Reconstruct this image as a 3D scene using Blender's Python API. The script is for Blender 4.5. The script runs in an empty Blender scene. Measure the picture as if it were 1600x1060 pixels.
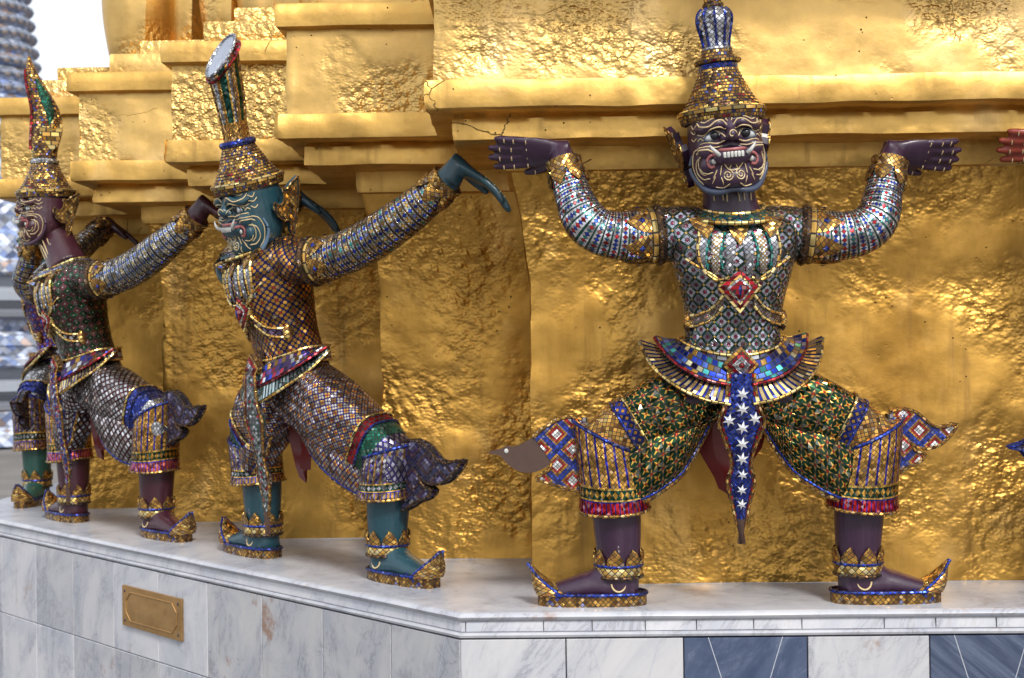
import bpy, math, random
from mathutils import Vector, Matrix, noise
from mathutils.bvhtree import BVHTree
from mathutils.geometry import tessellate_polygon

random.seed(7)
scene = bpy.context.scene
COL = scene.collection
R = math.radians

# ------------------------------------------------------------------ camera
cam_d = bpy.data.cameras.new("camera")
cam = bpy.data.objects.new("camera", cam_d)
COL.objects.link(cam)
scene.camera = cam
cam_d.sensor_width = 36
cam_d.lens = 36 * 2100 / 1600
cam_d.clip_start = 0.05
cam_d.clip_end = 800
CAM = (Matrix.Translation((0, -4.6, 0.826)) @ Matrix.Rotation(R(0.82), 4, 'Z')
       @ Matrix.Rotation(R(90.19), 4, 'X') @ Matrix.Rotation(-0.012, 4, 'Z'))
cam.matrix_world = CAM
cam_d.dof.use_dof = True
cam_d.dof.focus_distance = 4.2
cam_d.dof.aperture_fstop = 4.5

# ------------------------------------------------------------------ light
SUN_ELEV, SUN_AZ = R(43), R(160)      # azimuth from +Y clockwise: high, behind the viewer's right shoulder, veiled
world = bpy.data.worlds.new("World")
scene.world = world
world.use_nodes = True
wt = world.node_tree
bg = wt.nodes["Background"]
sky = wt.nodes.new("ShaderNodeTexSky")
sky.sky_type = 'NISHITA'
sky.sun_disc = False
sky.sun_elevation = SUN_ELEV
sky.sun_rotation = SUN_AZ
sky.air_density = 1.0
sky.dust_density = 6.0
sky.ozone_density = 1.0
hsv = wt.nodes.new("ShaderNodeHueSaturation")
hsv.inputs['Saturation'].default_value = 0.6
wt.links.new(sky.outputs[0], hsv.inputs['Color'])
# a bright, almost closed layer of cloud over the blue
tc = wt.nodes.new("ShaderNodeTexCoord")
cn = wt.nodes.new("ShaderNodeTexNoise")
cn.inputs['Scale'].default_value = 2.2
cn.inputs['Detail'].default_value = 5
cr = wt.nodes.new("ShaderNodeMapRange")
for i_, v_ in ((1, 0.30), (2, 0.62), (3, 0.55), (4, 0.97)): cr.inputs[i_].default_value = v_
cm = wt.nodes.new("ShaderNodeMix"); cm.data_type = 'RGBA'
wt.links.new(tc.outputs['Generated'], cn.inputs['Vector'])
wt.links.new(cn.outputs[0], cr.inputs[0])
wt.links.new(cr.outputs[0], cm.inputs[0])
wt.links.new(hsv.outputs[0], cm.inputs[6])
cm.inputs[7].default_value = (6.6, 6.9, 7.4, 1)
wt.links.new(cm.outputs[2], bg.inputs['Color'])
bg.inputs['Strength'].default_value = 0.15
sun_d = bpy.data.lights.new("sun", 'SUN')
sun_d.energy = 2.3
sun_d.angle = R(13)
sun_d.color = (1.0, 0.95, 0.87)
sun = bpy.data.objects.new("sun", sun_d)
COL.objects.link(sun)
sd = Vector((math.sin(SUN_AZ) * math.cos(SUN_ELEV), math.cos(SUN_AZ) * math.cos(SUN_ELEV), math.sin(SUN_ELEV)))
sun.rotation_euler = sd.to_track_quat('Z', 'Y').to_euler()
scene.view_settings.view_transform = 'Standard'
scene.view_settings.look = 'None'
scene.view_settings.exposure = 0.2
scene.view_settings.gamma = 1.0
scene.cycles.max_bounces = 8
scene.cycles.glossy_bounces = 4
scene.cycles.caustics_reflective = False
scene.cycles.sample_clamp_indirect = 6

# ------------------------------------------------------------------ measuring aid: pixel of the photograph -> point
def ray(px, py):
    d = Vector(((px - 800) / 2100, -(py - 530) / 2100, -1))
    return CAM.translation.copy(), (CAM.to_3x3() @ d)

def measure(px, py, M, ly):
    """point, in the frame M, where the sight line crosses the plane y = ly of that frame"""
    o, d = ray(px, py)
    I = M.inverted()
    o = I @ o
    d = I.to_3x3() @ d
    t = (ly - o.y) / d.y
    return o + d * t

# ------------------------------------------------------------------ node helper
class X:
    """a value socket with arithmetic"""
    def __init__(s, T, sock): s.T = T; s.s = sock
    def _b(s, op, o, rev=False):
        return s.T.m(op, o, s) if rev else s.T.m(op, s, o)
    def __add__(s, o): return s._b('ADD', o)
    def __radd__(s, o): return s._b('ADD', o)
    def __sub__(s, o): return s._b('SUBTRACT', o)
    def __rsub__(s, o): return s._b('SUBTRACT', o, True)
    def __mul__(s, o): return s._b('MULTIPLY', o)
    def __rmul__(s, o): return s._b('MULTIPLY', o)
    def __truediv__(s, o): return s._b('DIVIDE', o)
    def lt(s, o): return s._b('LESS_THAN', o)
    def gt(s, o): return s._b('GREATER_THAN', o)
    def min(s, o): return s._b('MINIMUM', o)
    def max(s, o): return s._b('MAXIMUM', o)
    def mod(s, o): return s._b('FLOORED_MODULO', o)
    @property
    def fl(s): return s.T.m('FLOOR', s)
    @property
    def fr(s): return s.T.m('FRACT', s)
    @property
    def ab(s): return s.T.m('ABSOLUTE', s)

class Mat:
    def __init__(T, name):
        T.mat = bpy.data.materials.new(name)
        T.mat.use_nodes = True
        T.nt = T.mat.node_tree
        T.nt.nodes.clear()
        T.out = T.nt.nodes.new("ShaderNodeOutputMaterial")
        T.bsdf = T.nt.nodes.new("ShaderNodeBsdfPrincipled")
        T.nt.links.new(T.bsdf.outputs[0], T.out.inputs[0])
    def n(T, t, **kw):
        nd = T.nt.nodes.new(t)
        for k, v in kw.items(): setattr(nd, k, v)
        return nd
    def put(T, inp, v):
        if isinstance(v, X): v = v.s
        if isinstance(v, bpy.types.NodeSocket): T.nt.links.new(v, inp)
        elif isinstance(v, tuple) and len(v) == 3 and inp.type == 'RGBA': inp.default_value = (*v, 1)
        else: inp.default_value = v
    def m(T, op, *a):
        nd = T.n("ShaderNodeMath", operation=op)
        for i, v in enumerate(a): T.put(nd.inputs[i], v)
        return X(T, nd.outputs[0])
    def uv(T, layer='UVMap'):
        nd = T.n("ShaderNodeUVMap", uv_map=layer)
        sp = T.n("ShaderNodeSeparateXYZ")
        T.nt.links.new(nd.outputs[0], sp.inputs[0])
        return X(T, sp.outputs[0]), X(T, sp.outputs[1])
    def obj(T):
        return T.n("ShaderNodeTexCoord").outputs['Object']
    def xyz(T, vec):
        sp = T.n("ShaderNodeSeparateXYZ"); T.put(sp.inputs[0], vec)
        return X(T, sp.outputs[0]), X(T, sp.outputs[1]), X(T, sp.outputs[2])
    def vec(T, x, y, z=0.0):
        c = T.n("ShaderNodeCombineXYZ")
        for i, v in enumerate((x, y, z)): T.put(c.inputs[i], v)
        return c.outputs[0]
    def rnd(T, x, y, z=0.0):
        w = T.n("ShaderNodeTexWhiteNoise", noise_dimensions='3D')
        T.put(w.inputs['Vector'], T.vec(x, y, z))
        return X(T, w.outputs['Value']), w.outputs['Color']
    def noise(T, vec, scale, detail=3.0, rough=0.55, dist=0.0):
        w = T.n("ShaderNodeTexNoise")
        T.put(w.inputs['Vector'], vec)
        w.inputs['Scale'].default_value = scale
        w.inputs['Detail'].default_value = detail
        w.inputs['Roughness'].default_value = rough
        w.inputs['Distortion'].default_value = dist
        return X(T, w.outputs[0])
    def voro(T, vec, scale, feature='F1', rand=1.0):
        w = T.n("ShaderNodeTexVoronoi", feature=feature)
        T.put(w.inputs['Vector'], vec)
        w.inputs['Scale'].default_value = scale
        w.inputs['Randomness'].default_value = rand
        return X(T, w.outputs['Distance'])
    def mix(T, f, a, b):
        nd = T.n("ShaderNodeMix", data_type='RGBA')
        T.put(nd.inputs[0], f); T.put(nd.inputs[6], a); T.put(nd.inputs[7], b)
        return nd.outputs[2]
    def ss(T, v, a, b, lo=0.0, hi=1.0):
        nd = T.n("ShaderNodeMapRange", interpolation_type='SMOOTHSTEP')
        T.put(nd.inputs[0], v)
        for i, q in zip((1, 2, 3, 4), (a, b, lo, hi)): T.put(nd.inputs[i], q)
        return X(T, nd.outputs[0])
    def pick(T, f, cols):
        nd = T.n("ShaderNodeValToRGB")
        T.put(nd.inputs[0], f)
        cr = nd.color_ramp; cr.interpolation = 'CONSTANT'
        cr.elements[0].color = (*cols[0][1], 1); cr.elements[0].position = 0
        cr.elements[1].color = (*cols[1][1], 1); cr.elements[1].position = cols[1][0]
        for p, c in cols[2:]:
            e = cr.elements.new(p); e.color = (*c, 1)
        return nd.outputs[0]
    def ramp(T, f, cols):
        nd = T.n("ShaderNodeValToRGB")
        T.put(nd.inputs[0], f)
        cr = nd.color_ramp
        cr.elements[0].color = (*cols[0][1], 1); cr.elements[0].position = cols[0][0]
        cr.elements[1].color = (*cols[-1][1], 1); cr.elements[1].position = cols[-1][0]
        for p, c in cols[1:-1]:
            e = cr.elements.new(p); e.color = (*c, 1)
        return nd.outputs[0]
    def scale(T, col, f):
        nd = T.n("ShaderNodeVectorMath", operation='SCALE')
        T.put(nd.inputs[0], col); T.put(nd.inputs['Scale'], f)
        return nd.outputs[0]
    def bump(T, h, dist, strength=1.0, normal=None):
        nd = T.n("ShaderNodeBump")
        T.put(nd.inputs['Height'], h)
        nd.inputs['Distance'].default_value = dist
        nd.inputs['Strength'].default_value = strength
        if normal is not None: T.nt.links.new(normal, nd.inputs['Normal'])
        return nd.outputs[0]
    def set(T, **kw):
        for k, v in kw.items():
            T.put(T.bsdf.inputs[{'color': 'Base Color', 'rough': 'Roughness', 'metal': 'Metallic', 'normal': 'Normal',
                                 'spec': 'Specular IOR Level', 'coat': 'Coat Weight', 'coat_rough': 'Coat Roughness'}[k]], v)
        return T.mat
    # mirror-backed glass chips bedded in dark mortar: every chip sits at its own small tilt
    def glass(T, col, grout, ix, iy, iz=0.0, tilt=0.5, metal=0.88, rough=0.09, mortar=(0.018, 0.014, 0.012), var=1.1, spark=0.16):
        r, rc = T.rnd(ix, iy, iz)
        r2, _ = T.rnd(iy, ix, 7.3)
        geo = T.n("ShaderNodeNewGeometry").outputs['Normal']
        sub = T.n("ShaderNodeVectorMath", operation='SUBTRACT')
        T.put(sub.inputs[0], rc); sub.inputs[1].default_value = (0.5, 0.5, 0.5)
        sc = T.n("ShaderNodeVectorMath", operation='SCALE')
        T.put(sc.inputs[0], sub.outputs[0]); T.put(sc.inputs['Scale'], tilt * 0.95 * (1.0 - grout))
        ad = T.n("ShaderNodeVectorMath", operation='ADD')
        T.put(ad.inputs[0], geo); T.put(ad.inputs[1], sc.outputs[0])
        nr = T.n("ShaderNodeVectorMath", operation='NORMALIZE')
        T.put(nr.inputs[0], ad.outputs[0])
        nrm = T.bump(1.0 - grout, 0.002, 0.5, nr.outputs[0])
        c = T.scale(col, 0.96 - var * 0.5 + r2 * var)
        c = T.mix(r.gt(0.93) * spark, c, (0.88, 0.86, 0.80))
        d = T.noise(T.obj(), 9.0, 4.0, 0.6)
        c = T.mix(T.ss(d, 0.48, 0.75, 0.0, 0.45), c, (0.05, 0.04, 0.03))
        c = T.mix(grout, c, mortar)
        return T.set(color=c, metal=metal * (1.0 - grout), rough=rough + 0.2 * r + 0.4 * grout, normal=nrm)

# glass colours
SILV, WHITE = (0.62, 0.64, 0.68), (0.85, 0.85, 0.85)
RED, DRED = (0.34, 0.015, 0.02), (0.20, 0.015, 0.03)
BLUE, DBLUE = (0.02, 0.06, 0.50), (0.012, 0.018, 0.16)
GREEN, DGREEN, TEAL = (0.02, 0.13, 0.07), (0.012, 0.055, 0.035), (0.05, 0.36, 0.34)
GOLD, AMBER, BROWN = (0.72, 0.43, 0.09), (0.50, 0.24, 0.05), (0.20, 0.09, 0.03)
PURP, GREY = (0.16, 0.10, 0.24), (0.36, 0.36, 0.40)

def edge(fa, w):           # 1 on the joint line round a unit cell
    return lambda T: None

def m_sleeve(name, cols, line, s=0.0245, white=(0.66, 0.66, 0.70), lw=0.42, core_r=0.27):
    """rings of chips: a coloured lozenge in every cell, white corners, small lozenges between"""
    T = Mat(name); u, v = T.uv()
    a, b = u / s, v / s
    ia, ib = a.fl, b.fl
    px, py = a.fr - 0.5, b.fr - 0.5
    x, y = px.ab, py.ab
    r, _ = T.rnd(ia, ib, 1.0)
    core = (x + y).lt(core_r)
    mid = ((0.5 - x) + y).lt(0.24)
    alt = ia.mod(2.0)
    c = T.mix(core, white, T.pick(alt * 0.5 + r * 0.49, cols))
    c = T.mix(mid, c, T.pick(r, [(0, cols[1][1]), (0.7, cols[-1][1])]))
    ln = y.gt(lw + 0.012)
    c = T.mix(ln, c, line)
    g = (x + y - core_r - 0.02).ab.lt(0.045).max(((0.5 - x) + y - 0.26).ab.lt(0.035)).max((y - lw).ab.lt(0.022)).max(x.lt(0.025) * (1.0 - core))
    q = px.gt(0.0) + 2.0 * py.gt(0.0)
    return T.glass(c, g, ia, ib, (q + 1.0) * (1.0 - core) + 9.0 * ln, tilt=0.55)

def m_lattice(name, fill, centre, line, s=0.046, knot=GOLD, lw=0.40):
    T = Mat(name); u, v = T.uv()
    a, b = (u + v) / s, (u - v) / s
    ia, ib = a.fl, b.fl
    pa, pb = a.fr - 0.5, b.fr - 0.5
    fa, fb = pa.ab, pb.ab
    d = fa.max(fb)
    q = (pa.gt(0.0)) + 2.0 * (pb.gt(0.0))
    c = T.mix(d.gt(lw), fill, line)
    c = T.mix(d.lt(0.15), c, centre)
    c = T.mix(fa.min(fb).gt(lw), c, knot)
    g = (d - lw).ab.lt(0.025).max((d - 0.15).ab.lt(0.025)).max(fa.min(fb).lt(0.03) * d.gt(0.15) * d.lt(lw))
    return T.glass(c, g, ia, ib, q + 4.0 * d.lt(0.15) + 9.0 * d.gt(lw), tilt=0.5)

def m_star(name, s=0.037):
    T = Mat(name); u, v = T.uv()
    a, b = u / s, v / s
    ia, ib = a.fl, b.fl
    x, y = (a.fr - 0.5).ab, (b.fr - 0.5).ab
    mx, mn = x.max(y), x.min(y)
    red = (x + y).lt(0.15)
    ray1 = mn.lt(0.13 - mx * 0.25) * mx.lt(0.47)
    x2, y2 = 0.5 - x, 0.5 - y
    red2 = (x2 + y2).lt(0.12)
    dg = (x - y).ab
    ray2 = dg.lt(0.15 - (x2 + y2) * 0.22) * (x2 + y2).lt(0.5) * (x + y).gt(0.30)
    c = T.mix(ray1.max(ray2), (0.014, 0.046, 0.020), (0.66, 0.37, 0.07))
    c = T.mix(red.max(red2), c, (0.40, 0.035, 0.012))
    g = (mn - (0.13 - mx * 0.25)).ab.lt(0.03).max((x + y - 0.15).ab.lt(0.03)) * mx.lt(0.47)
    g = g.max(mn.gt(0.2) * dg.gt(0.17) * 0.0)
    q = (a.fr - 0.5).gt(0.0) + 2.0 * (b.fr - 0.5).gt(0.0) + 4.0 * ray1 + 8.0 * red + 16.0 * x.gt(y)
    return T.glass(c, g, ia, ib, q, tilt=0.5)

def m_flower(name, s=0.036, petal=(0.62, 0.33, 0.06), alt=(0.55, 0.05, 0.05), base=(0.03, 0.02, 0.16), third=None):
    T = Mat(name); u, v = T.uv()
    a, b = (u + v) / s, (u - v) / s
    ia, ib = a.fl, b.fl
    x, y = (a.fr - 0.5), (b.fr - 0.5)
    par = (ia + ib).mod(2.0)
    r, _ = T.rnd(ia, ib, 2.0)
    # four round petals, or a single round chip ringed by small ones
    dx, dy = x.ab - 0.23, y.ab - 0.23
    pet = (dx * dx + dy * dy).lt(0.040)
    mid = (x * x + y * y).lt(0.035)
    c4 = T.mix(pet, base, petal)
    c1 = T.mix(mid, T.mix(pet, base, third or GREY), alt)
    c = T.mix(par.gt(0.5), c4, c1)
    q = x.gt(0.0) + 2.0 * y.gt(0.0) + 4.0 * mid
    g = (dx * dx + dy * dy - 0.044).ab.lt(0.010)
    return T.glass(c, g, ia, ib, q, tilt=0.55)

def m_diamond(name, fill, line, cols=None, s=0.03, lw=0.36):
    T = Mat(name); u, v = T.uv()
    a, b = (u + v) / s, (u - v) / s
    ia, ib = a.fl, b.fl
    d = (a.fr - 0.5).ab.max((b.fr - 0.5).ab)
    r, _ = T.rnd(ia, ib, 3.0)
    f = T.pick(r, cols) if cols else fill
    c = T.mix(d.gt(lw), f, line)
    g = (d - lw).ab.lt(0.04)
    return T.glass(c, g, ia, ib, d.gt(lw) * 3.0, tilt=0.55)

def m_check(name, c1, c2, dot, s=0.04):
    T = Mat(name); u, v = T.uv()
    a, b = (u + v) / s, (u - v) / s
    ia, ib = a.fl, b.fl
    d = (a.fr - 0.5).ab.max((b.fr - 0.5).ab)
    par = (ia + ib).mod(2.0)
    q = (a.fr * 2.0).fl + 2.0 * (b.fr * 2.0).fl
    c = T.mix(par.gt(0.5), c1, c2)
    c = T.mix(d.lt(0.13), c, dot)
    g = d.gt(0.44).max((d - 0.13).ab.lt(0.03))
    return T.glass(c, g, ia, ib, q, tilt=0.5)

def m_tiles(name, cols, s=0.016, diag=True, sx=1.0, tilt=0.55, gw=0.42, rough=0.16, metal=0.8):
    """plain small chips of a few colours, diamond-laid or in rows"""
    T = Mat(name); u, v = T.uv()
    a, b = ((u + v) / s, (u - v) / s) if diag else (u / (s * sx), v / s)
    if not diag: a = a + 0.5 * b.fl
    ia, ib = a.fl, b.fl
    d = (a.fr - 0.5).ab.max((b.fr - 0.5).ab)
    r, _ = T.rnd(ia, ib, 4.0)
    return T.glass(T.pick(r, cols), d.gt(gw), ia, ib, tilt=tilt, rough=rough, metal=metal)

def m_cuff(name, main, stripe, hem, hemline, lines=True, period=0.031, main2=None):
    """knee cuff: vertical bars, then a dotted row, then a coloured hem"""
    T = Mat(name); u, v = T.uv(); s_, t = T.uv('band01')
    k = 0.0155
    a, b = (u + v) / k, (u - v) / k
    ia, ib = a.fl, b.fl
    d = (a.fr - 0.5).ab.max((b.fr - 0.5).ab)
    bar = (u / period).fr.lt(0.24)
    r, _ = T.rnd(ia, ib, 5.0)
    c = T.mix(r.gt(0.5), main, main2 or main)
    c = T.mix(bar, c, stripe) if lines else c
    dots = t.gt(0.66) * t.lt(0.78)
    x, y = ((u / 0.02).fr - 0.5).ab, ((t - 0.72) / 0.12).ab
    c = T.mix(dots, c, T.mix((x + y).lt(0.42), DGREEN, main))
    hm = t.gt(0.80)
    c = T.mix(hm, c, T.mix((u / 0.014).fr.lt(0.72), hemline, hem))
    eb = (t - 0.80).ab.lt(0.018).max(t.gt(0.955))
    c = T.mix(eb, c, hemline)
    ge = (t - 0.645).ab.lt(0.014).max((t - 0.79).ab.lt(0.010))
    c = T.mix(ge, c, GOLD)
    g = d.gt(0.43) * (1.0 - bar) * t.lt(0.64)
    return T.glass(c, g, ia, ib, bar * 2.0 + hm, tilt=0.4)

def m_bars(name, c1, c2, period=0.017, edgec=None):
    T = Mat(name); u, v = T.uv(); s_, t = T.uv('band01')
    a = u / period
    r, _ = T.rnd(a.fl, 0.0, 2.0)
    f = a.fr
    c = T.mix(f.lt(0.42), c1, c2)
    g = (f - 0.42).ab.lt(0.06).max(f.lt(0.05))
    if edgec:
        c = T.mix(t.gt(0.86), c, edgec)
    return T.glass(c, g, a.fl, (f * 2.0).fl, (v / 0.03).fl, tilt=0.5)

def m_horn(name):
    T = Mat(name); u, v = T.uv(); s_, t = T.uv('band01')
    k = s_ * 10.0
    f, par = k.fr, k.fl.mod(2.0)
    z = 0.0145
    a, b = (u + v) / z, (u - v) / z
    d = (a.fr - 0.5).ab.max((b.fr - 0.5).ab)
    r, _ = T.rnd(a.fl, b.fl, 6.0)
    c = T.mix(par.gt(0.5), T.mix(r.gt(0.5), SILV, GREY), (0.012, 0.06, 0.045))
    c = T.mix(f.lt(0.22), c, GOLD)
    c = T.mix(t.lt(0.22), c, T.mix(r.gt(0.5), GOLD, AMBER))
    return T.glass(c, d.gt(0.42) * (1.0 - par).max(t.lt(0.22)), a.fl, b.fl, par, tilt=0.5)

def m_flame(name, c1, c2, c3, c4):
    T = Mat(name); u, v = T.uv()
    k = 0.098
    a, b = (u + v) / k, (u - v) / k
    d = (a.fr - 0.5).ab.max((b.fr - 0.5).ab)
    z = 0.0125
    a2, b2 = (u + v) / z, (u - v) / z
    c = T.mix(d.lt(0.37), c4, c3)
    c = T.mix(d.lt(0.28), c, c2)
    c = T.mix(d.lt(0.17), c, c1)
    g = (a2.fr - 0.5).ab.max((b2.fr - 0.5).ab).gt(0.42)
    return T.glass(c, g, a2.fl, b2.fl, tilt=0.35, metal=0.5)

def m_skin(name, col):
    T = Mat(name)
    n1 = T.noise(T.obj(), 14, 5, 0.6)
    n2 = T.noise(T.obj(), 60, 3, 0.6)
    c = T.mix(T.ss(n1, 0.4, 0.75, 0.0, 0.5), col, tuple(x * 0.55 for x in col))
    chip = T.ss(T.noise(T.obj(), 19, 8, 0.78), 0.645, 0.665) * T.ss(T.noise(T.obj(), 4.0, 2, 0.5), 0.50, 0.56)
    c = T.mix(chip, c, (0.45, 0.44, 0.42))
    x, y, z = T.xyz(T.obj())
    runs = T.ss(T.noise(T.vec(x * 26.0, y * 26.0, z * 2.2), 1.0, 5, 0.7), 0.52, 0.74, 0.0, 0.45)
    c = T.mix(runs, c, tuple(min(1, q * 1.5 + 0.03) for q in col))
    return T.set(color=c, rough=0.30 + 0.25 * n2, spec=0.45, coat=0.35, coat_rough=0.16, normal=T.bump(n2 + n1 * 1.5, 0.004, 0.25))

def m_paint(name, col, rough=0.4, metal=0.0):
    T = Mat(name)
    n1 = T.noise(T.obj(), 40, 4, 0.6)
    c = T.mix(T.ss(n1, 0.4, 0.7, 0.0, 0.35), col, tuple(x * 0.6 for x in col))
    return T.set(color=c, rough=rough, metal=metal, normal=T.bump(n1, 0.002, 0.3))

# ------------------------------------------------------------------ gilded plaster, marble
def m_gold(name, base, dark, lump, lump_scale, worn=0.5, rough=0.36, streak=True, pits=True, relief=0.026, cracks=0.0, where_lo=0.44, weather_shade=0.0):
    T = Mat(name)
    P = T.obj()
    x, y, z = T.xyz(P)
    big = T.noise(P, 1.7, 4, 0.55)
    med = T.noise(P, 7.0, 5, 0.6, 0.1)
    fine = T.noise(P, 45.0, 4, 0.65)
    # hammered, blistered relief that comes and goes over the surface
    where = T.ss(T.noise(P, 1.9, 3, 0.55), where_lo, where_lo + 0.20)
    dent = T.noise(P, 4.2, 2, 0.45)
    cells = T.voro(P, lump_scale, 'SMOOTH_F1')
    cells2 = T.voro(T.vec(x * 1.0, y, z * 1.3), lump_scale * 2.3, 'SMOOTH_F1')
    h = (cells * -1.0) * where * lump + cells2 * -0.35 * where * lump + dent * 1.1 + med * 0.16 + big * 0.8 + fine * 0.05
    c = T.mix(T.ss(big * 0.6 + med * 0.4, 0.40, 0.62), base, tuple(q * 0.80 for q in base))
    c = T.mix(T.ss(fine, 0.35, 0.7, 0.0, 0.25), c, (min(1, base[0] * 1.1), base[1] * 1.12, base[2] * 1.5))
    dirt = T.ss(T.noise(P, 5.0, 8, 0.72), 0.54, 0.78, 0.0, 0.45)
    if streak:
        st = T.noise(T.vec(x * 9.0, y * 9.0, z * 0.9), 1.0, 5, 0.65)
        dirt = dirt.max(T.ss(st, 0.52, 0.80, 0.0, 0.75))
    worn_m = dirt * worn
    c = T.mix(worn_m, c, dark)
    if weather_shade:  # broad weathered patches that also paint the recesses' dark reflections into the gold
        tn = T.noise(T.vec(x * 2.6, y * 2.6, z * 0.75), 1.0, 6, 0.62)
        tz = T.ss(tn, 0.44, 0.66, 0.0, weather_shade) 
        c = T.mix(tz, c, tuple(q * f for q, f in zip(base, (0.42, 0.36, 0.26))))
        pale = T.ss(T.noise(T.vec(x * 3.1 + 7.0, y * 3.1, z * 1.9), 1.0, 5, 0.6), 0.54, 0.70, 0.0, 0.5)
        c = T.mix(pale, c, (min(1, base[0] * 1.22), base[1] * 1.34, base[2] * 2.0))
    if pits:
        pk = T.voro(P, 26.0, 'F1')
        rp = T.noise(P, 3.1, 3, 0.6)
        pit = T.ss(pk, 0.10, 0.04) * T.ss(rp, 0.52, 0.6)
        c = T.mix(pit, c, (0.05, 0.025, 0.01))
        h = h - pit * 0.5
        worn_m = worn_m.max(pit)
    if cracks:
        wob = T.noise(P, 9.0, 4, 0.6)
        cv = T.voro(T.vec(x + wob * 0.10, y + wob * 0.07, z * 1.2 + wob * 0.08), 3.1, 'DISTANCE_TO_EDGE')
        ck = T.ss(cv, 0.006, 0.002) * T.ss(T.noise(T.vec(x + 3.3, y, z), 2.9, 2, 0.5), 0.585, 0.61) * cracks
        c = T.mix(ck, c, (0.06, 0.03, 0.012))
        h = h - ck * 0.6
        worn_m = worn_m.max(ck)
    # square sheets of leaf, very faint
    lf = (((x + y) / 0.095).fr - 0.5).ab.max(((z / 0.095).fr - 0.5).ab)
    rl, _ = T.rnd(((x + y) / 0.095).fl, (z / 0.095).fl, 1.0)
    c = T.scale(c, 0.97 + rl * 0.06)
    return T.set(color=c, metal=1.0 - worn_m * 0.65, rough=rough + fine * 0.18 + worn_m * 0.25,
                 normal=T.bump(h, relief, 0.65))

def m_marble(name, base, vein, cloud, rust=0.0, joint=None, slash=False, polish=0.25):
    T = Mat(name)
    P = T.obj()
    oi = T.n("ShaderNodeObjectInfo").outputs['Random']
    x, y, z = T.xyz(P)
    sh = X(T, oi) * 37.0
    Q = T.vec(x - z * 0.55 + sh, y - z * 0.2 - sh, z * 0.42 + sh)
    if slash:   # strong slanting grain
        Q = T.vec((x + z * 1.2) * 5.0 + sh, y, (x * -0.6 + z) * 0.5)
    w = T.noise(Q, 3.2, 6, 0.62, 1.2)
    w2 = T.noise(Q, 7.0, 7, 0.7, 0.9)
    c = T.mix(T.ss(w, 0.35, 0.68), base, cloud)
    ridge = (w2 - 0.5).ab
    c = T.mix(T.ss(ridge, 0.030, 0.0, 0.0, 0.45) * T.ss(w, 0.40, 0.6), c, vein)
    c = T.mix(T.ss(T.noise(Q, 26, 4, 0.7), 0.45, 0.8, 0, 0.35), c, cloud)
    if rust:
        rr = T.ss(T.noise(T.vec(x * 1.0 + sh, y, z * 0.8), 5.0, 6, 0.7), 0.60, 0.74)
        run = T.ss(T.noise(T.vec(x * 14.0 - y * 14.0, sh, z * 1.6), 1.0, 5, 0.65), 0.56, 0.72, 0.0, 0.5)
        c = T.mix(run * rust * T.ss(T.noise(P, 2.2, 2, 0.5), 0.42, 0.56), c, (0.30, 0.25, 0.22))
        c = T.mix(rr * rust, c, (0.28, 0.13, 0.06))
    rn, _ = T.rnd(oi, 1.0)
    c = T.scale(c, 0.88 + rn * 0.2)
    return T.set(color=c, rough=polish + 0.15 * w, spec=0.5, normal=T.bump(w2, 0.003, 0.15))

# ------------------------------------------------------------------ mesh builder
def V3(*a): return Vector(a)

def catmull(pts, per=6):
    """smooth curve through points (tuples of any length)"""
    P = [tuple(p) for p in pts]
    out = []
    for i in range(len(P) - 1):
        p0 = P[i - 1] if i > 0 else tuple(2 * a - b for a, b in zip(P[0], P[1]))
        p1, p2 = P[i], P[i + 1]
        p3 = P[i + 2] if i + 2 < len(P) else tuple(2 * a - b for a, b in zip(P[-1], P[-2]))
        for k in range(per):
            t = k / per
            out.append(tuple(0.5 * (2 * b + (c - a) * t + (2 * a - 5 * b + 4 * c - d) * t * t + (3 * b - 3 * c + d - a) * t ** 3)
                             for a, b, c, d in zip(p0, p1, p2, p3)))
    out.append(P[-1])
    return out

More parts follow.
